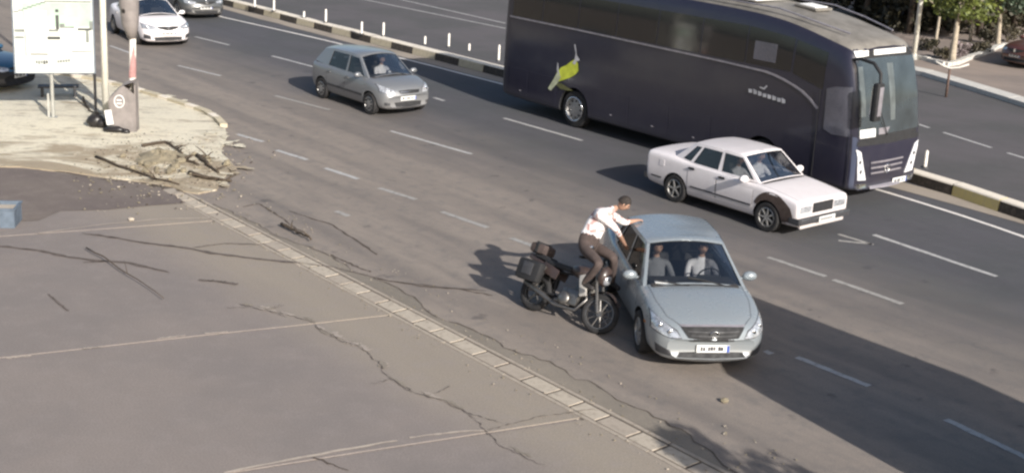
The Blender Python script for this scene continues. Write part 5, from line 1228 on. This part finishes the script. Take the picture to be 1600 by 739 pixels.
for (px, py, m, lab) in [(1132, 628, 'rubble', 'small dark stone lying alone on the dusty lane below the saloon'), (205, 345, 'stone', 'pale stone on the apron near the blue crate')]:
    b = MB(); b.ell((0, 0, .03), (.06, .05, .035), 0, 10, 6, None, .12); o = b.build('stone', m); o.location = G(px, py); tag(o, lab, 'stone')
# blue grey crate at the left edge
r = empty('plastic_crate', G(4, 350), R(8), 'blue grey crate cut off by the left edge of the picture', 'crate')
b = MB(); W_, D_, H_ = .56, .52, .34
b.box((0, -D_ / 2, H_ / 2), (W_, .03, H_), 0, .01); b.box((0, D_ / 2, H_ / 2), (W_, .03, H_), 0, .01); b.box((-W_ / 2 + .015, 0, H_ / 2), (.03, D_ - .03, H_ - .004), 0, .01); b.box((W_ / 2 - .015, 0, H_ / 2), (.03, D_ - .03, H_ - .004), 0, .01); b.box((0, 0, .03), (W_ - .06, D_ - .04, .03)); b.build('walls', 'blueblock', r)
b = MB(); b.box((0, -D_ / 2 - .005, H_ + .012), (W_ + .04, .06, .03), 0, .008); b.box((0, D_ / 2 + .005, H_ + .012), (W_ + .04, .06, .03), 0, .008)
for sg in (-1, 1): b.box((sg * (W_ / 2), 0, H_ + .012), (.05, D_ - .05, .028), 0, .008)
b.build('rim', 'blueblock', r)
b = MB(); b.box((0, 0, H_ - .05), (W_ - .08, D_ - .05, .03), 0, .01); b.build('contents', 'stone', r)

# ------------------------------------------------------------------ far side: trees, lamp post, hedge
def leaves(b, c, rad, n, size, mi=0, flat=1.0):
    for k in range(n):
        while True:
            d = Vector((random.uniform(-1, 1), random.uniform(-1, 1), random.uniform(-1, 1)))
            if .35 < d.length < 1: break
        p = Vector(c) + Vector((d.x * rad[0], d.y * rad[1], d.z * rad[2])); s_ = size * random.uniform(.6, 1.3)
        a = Vector((random.gauss(0, 1), random.gauss(0, 1), random.gauss(0, 1))).normalized(); e = a.orthogonal().normalized() * s_; g = a.cross(e).normalized() * s_ * .6
        b.add([p - e, p + g, p + e, p - g], [(0, 1, 2, 3)], mi)
def tree(p, h, cr, trunk, leaf, bark, label, cb, nclump=26, nleaf=150, size=.09, seed=1, cx=0, lean=(0, 0), cat='tree', name='street_tree', group='trees beyond the far kerb'):
    random.seed(seed); r = empty(name, p, random.uniform(0, 6), label, cat, group)
    b = MB(); top = Vector((lean[0], lean[1], cb + cr * .5)); b.tube([(0, 0, -.05), (.03, 0, .3), Vector((lean[0] * .4, lean[1] * .4, cb * .5)), Vector((lean[0] * .8, lean[1] * .8, cb)), top], [trunk * 1.3, trunk, trunk * .85, trunk * .7, trunk * .4], 0, 10)
    cs = []
    for k in range(nclump):
        a = random.uniform(0, math.tau); rr = cr * random.uniform(.15, .95); z = cb + (h - cb) * random.uniform(.05, .95); sh = math.sin(math.pi * min(1, max(.12, (z - cb) / (h - cb) * .9 + .08)))
        cs.append(Vector((lean[0] + rr * math.cos(a) * sh, lean[1] + rr * math.sin(a) * sh, z)))
    for c in cs[:9]: b.tube([Vector((lean[0] * .8, lean[1] * .8, cb * .92)), Vector((lean[0], lean[1], cb)).lerp(c, .5) + Vector((0, 0, -.1)), c], [trunk * .45, trunk * .28, trunk * .1], 0, 6)
    b.build('trunk', bark, r, True)
    b = MB()
    for c in cs: q = random.uniform(.28, .55) * cr * .75; leaves(b, c, (q, q, q * .7), int(nleaf * random.uniform(.5, 1.3)), size)
    b.build('crown', leaf, r)
    return r
tree(G(1487, 99, .1), 5.2, 2.1, .13, 'leafyellow', 'bark', 'pale trunked tree with yellow green leaves, nearest the far kerb', 1.75, 34, 190, seed=3)
tree(G(1462, 70, .1), 4.8, 1.7, .07, 'leafyellow', 'bark', 'slim yellow green tree behind and left of the pale trunked one', 1.6, 24, 160, seed=5)
tree(G(1559, 74, .1), 5.0, 1.9, .11, 'leafblue', 'bark', 'blue green tree with a bent pale trunk at the upper right', 1.5, 32, 190, seed=9, lean=(.12, 0))
tree(G(1516, 66, .1), 2.4, .9, .07, 'blossom', 'bark', 'small dusty pale tree between the two larger ones', .9, 16, 100, .06, seed=12)
# shrubs on the verge between the trees
for k, (px, py, rr, lf, lab) in enumerate([(1470, 92, .5, 'leafdry', 'dry brown shrub left of the pale trunk'), (1502, 88, .55, 'blossom', 'dusty pale shrub right of the pale trunk'), (1528, 84, .6, 'leafdry', 'dry dark shrub between the two trees'), (1450, 80, .5, 'leafdark', 'dark green shrub by the lamp post foot'), (1545, 70, .6, 'leafdark', 'dark shrub at the foot of the bent trunk'), (1574, 66, .7, 'leafdry', 'brown shrub behind the parked red saloon')]):
    random.seed(40 + k); r = empty('shrub', G(px, py, .1), 0, lab, 'shrub', 'shrubs under the far trees'); b = MB()
    for j in range(7): a = random.uniform(0, math.tau); b.tube([(0, 0, 0), (math.cos(a) * rr * .3, math.sin(a) * rr * .3, rr * .5), (math.cos(a) * rr * .6, math.sin(a) * rr * .6, rr * random.uniform(.7, 1))], [.02, .015, .006], 0, 5)
    b.build('stems', 'barkdark', r); b = MB()
    for j in range(8): a = random.uniform(0, math.tau); leaves(b, (math.cos(a) * rr * .5, math.sin(a) * rr * .5, rr * random.uniform(.3, .8)), (rr * .4, rr * .4, rr * .32), 60, .06)
    b.build('foliage', lf, r)
r = empty('street_lamp', G(1427, 93, .1), 0, 'pale street lamp post rising beside the coach front', 'lamp post')
b = MB(); b.tube([(0, 0, 0), (0, 0, 3), (0, 0, 8.4)], [.10, .085, .055], 0, 12); b.tube([(0, 0, 8.3), (.2, -.4, 8.8), (.5, -1.5, 9.0)], .04, 0, 8); b.build('shaft', 'creampost', r, True)
b = MB(); b.box((.6, -1.8, 9.0), (.22, .7, .12), 0, .04); b.build('lamp_head', 'metalpost', r); b = MB(); b.tube([(0, 0, -.02), (0, 0, .22)], [.17, .12], 0, 12); b.build('foot', 'metalpost', r)
# pale planter border winding round the trees, stone by stone
bp = resample([G(*p, .1) for p in [(1432, 92), (1450, 96), (1464, 100), (1478, 104), (1496, 101), (1512, 94), (1530, 88), (1548, 82), (1556, 76), (1572, 73)]], 30)
bd = empty('planter_border', bp[0], 0, 'winding border of pale stones round the far trees', 'border'); bi = Matrix.Translation(bp[0]).inverted()
for i in range(29):
    a, b_ = bp[i], bp[i + 1]; d = (b_ - a).normalized(); n_ = Vector((-d.y, d.x, 0)) * .10; b_ = b_ - d * .03; zt = .13 + random.uniform(0, .03)
    v = [a + n_, b_ + n_, b_ - n_, a - n_]; z0 = Vector((0, 0, -.05)); z1 = Vector((0, 0, zt))
    mesh('border_stone', [p + z0 for p in v] + [p + z1 for p in v], [(4, 5, 6, 7), (0, 1, 5, 4), (1, 2, 6, 5), (2, 3, 7, 6), (3, 0, 4, 7)], 'farkerb', bd).matrix_parent_inverse = bi
r = empty('forked_post', G(1478, 152), 0, 'thin rusty post with a forked top standing at the far kerb', 'post')
b = MB(); b.tube([(0, 0, 0), (0, 0, .95)], [.045, .04], 0, 8); b.build('shaft', 'brownpost', r, True)
b = MB(); b.tube([(-.50, 0, 1.16), (-.2, 0, 1.02), (0, 0, .96), (.30, 0, 1.0), (.60, 0, 1.12)], .035, 0, 8); b.build('arm', 'farkerb', r, True)
# dense dark planting beyond: leaf mass, nobody could count it
import numpy as np
def leafmass(name, label, cells, nleaf, size, mat, seed):
    rng = np.random.default_rng(seed); P = []
    for (c, rad, n) in cells:
        d = rng.normal(size=(n, 3)); d /= np.linalg.norm(d, axis=1)[:, None]; d *= rng.uniform(.55, 1.0, (n, 1)); P.append(np.array(c) + d * np.array(rad))
    P = np.concatenate(P); n = len(P); a = rng.normal(size=(n, 3)); a /= np.linalg.norm(a, axis=1)[:, None]; t = rng.normal(size=(n, 3)); e = np.cross(a, t); e /= np.linalg.norm(e, axis=1)[:, None]; g = np.cross(a, e)
    s_ = size * rng.uniform(.6, 1.4, (n, 1)); e *= s_; g *= s_ * .6
    v = np.stack([P - e, P + g, P + e, P - g], 1).reshape(-1, 3); me = bpy.data.meshes.new(name); me.vertices.add(4 * n); me.vertices.foreach_set('co', v.ravel()); me.loops.add(4 * n); me.loops.foreach_set('vertex_index', np.arange(4 * n)); me.polygons.add(n); me.polygons.foreach_set('loop_start', np.arange(0, 4 * n, 4)); me.polygons.foreach_set('loop_total', np.full(n, 4)); me.update(); me.validate(); me.materials.append(M[mat])
    return tag(link(name, me), label, 'hedge', kind='stuff')
cells = []; random.seed(77)
hl_ = resample([G(1080, -12), G(1250, 24), G(1380, 52), G(1440, 62), G(1500, 64), G(1560, 58), G(1640, 46), G(1900, 80)], 60)
for k in range(250):
    q_ = random.choice(hl_); back = Vector((q_.x, q_.y, 0)).normalized(); rr = random.uniform(.8, 1.6); p = q_ + back * (rr + random.uniform(0, 5)) ; cells.append(((p.x, p.y, random.uniform(.4, 4.8)), (rr, rr, rr * .8), 420))
leafmass('dark_planting', 'dense dark planting that closes the view beyond the far pavement', cells, 0, .13, 'leafdark', 5)
random.seed(5)
for k, p in enumerate([G(1290, 30), G(1350, 42), G(1418, 56), G(1528, 60), G(1582, 52)]):
    r = empty('dark_tree', p, 0, ['dark tree trunk in the planting behind the coach roof, farthest left', 'dark tree trunk in the planting above the coach roof hatch', 'dark tree trunk in the planting left of the lamp post', 'dark tree trunk in the planting right of the bent pale trunk', 'dark tree trunk in the planting above the red saloon'][k], 'tree', 'dark trees in the planting')
    b = MB(); b.tube([(0, 0, 0), (.1, .05, 2.4), (.05, .1, 4.6)], [.16, .12, .08], 0, 8); b.build('trunk', 'barkdark', r, True)
    b = MB(); [leaves(b, (random.uniform(-1.2, 1.2), random.uniform(-1, 1), random.uniform(3.6, 6)), (.7, .7, .5), 130, .12) for _ in range(12)]; b.build('crown', 'leafdark', r)

# ------------------------------------------------------------------ out-of-view shadow casters: an added vehicle and a street tree
def shadow_lorry():
    p = FW * -2.45 + RT * -13.75; p = Vector((p.x, p.y, 0))
    r = empty('shadow_lorry', p, R(40.4 - 90), 'white open vehicle added out of view, its slanting load shaped for the road shadow', 'shadow_lorry')
    b = MB(); b.add([(x, y, z) for x in (-3.1, 2.5) for y, z in ((-1.22, .98), (1.22, .98), (1.22, 2.2), (-1.22, 2.2))], [(0, 3, 2, 1), (4, 5, 6, 7), (0, 4, 7, 3), (1, 2, 6, 5), (0, 1, 5, 4), (3, 7, 6, 2)]); b.build('cargo_bed', 'boxwhite', r)
    b = MB(); n_ = 8                                                            # invented load, sloped higher on its left to shape the cast shadow
    for x in (-3.09, -1.5, .2, 1.6, 2.48):
        for k in range(n_ + 1): y = -1.21 + 2.42 * k / n_; b.v.append((x, y, 2.55 + 1.72 * (k / n_) ** .95 + random.uniform(-.05, .05)))
    m_ = len(b.v)
    for x in (-3.09, -1.5, .2, 1.6, 2.48):
        for k in range(n_ + 1): b.v.append((x, -1.21 + 2.42 * k / n_, 2.19))
    q_ = n_ + 1; b.f = [(i * q_ + k, i * q_ + k + 1, (i + 1) * q_ + k + 1, (i + 1) * q_ + k) for i in range(4) for k in range(n_)]
    b.f += [(i * q_, (i + 1) * q_, m_ + (i + 1) * q_, m_ + i * q_) for i in range(4)] + [(i * q_ + n_, m_ + i * q_ + n_, m_ + (i + 1) * q_ + n_, (i + 1) * q_ + n_) for i in range(4)]
    b.f += [(k, m_ + k, m_ + k + 1, k + 1) for k in range(n_)] + [(4 * q_ + k, 4 * q_ + k + 1, m_ + 4 * q_ + k + 1, m_ + 4 * q_ + k) for k in range(n_)]; b.m = [0] * len(b.f)
    b.build('shadow_load', 'greycloth', r)
    b = MB(); b.box((-.3, 0, .85), (5.8, .9, .22), 0, .02); b.build('chassis', 'trim', r)
    b = MB(); b.box((3.5, 0, 1.55), (1.7, 2.2, 2.1), 0, .18); b.build('cab', 'boxwhite', r, sharp=40)
    b = MB(); b.box((4.35, 0, 1.95), (.03, 1.9, .8), 0, .01); b.build('windscreen', 'buswin', r)
    b = MB(); b.box((4.4, 0, .55), (.14, 2.2, .3), 0, .04); b.build('bumper', 'trim', r)
    for x in (-2.0, 3.2):
        for sg in (-1, 1): wheel(r, x, sg * 1.05, .45, .28, 'cover', sg)
    for sg in (-1, 1): b = MB(); b.box((-3.12, sg * 1.0, .95), (.04, .3, .14), 0, .01); b.build('tail_light', 'redcar', r)
    return r
shadow_lorry()
tree(Vector((6.75, 7.35, 0)), 4.1, 1.05, .08, 'leafblue', 'bark', 'small round street tree beside the drain channel close to the camera', 2.2, 26, 150, .07, seed=21, group=None, name='street_tree')
random.seed(2)
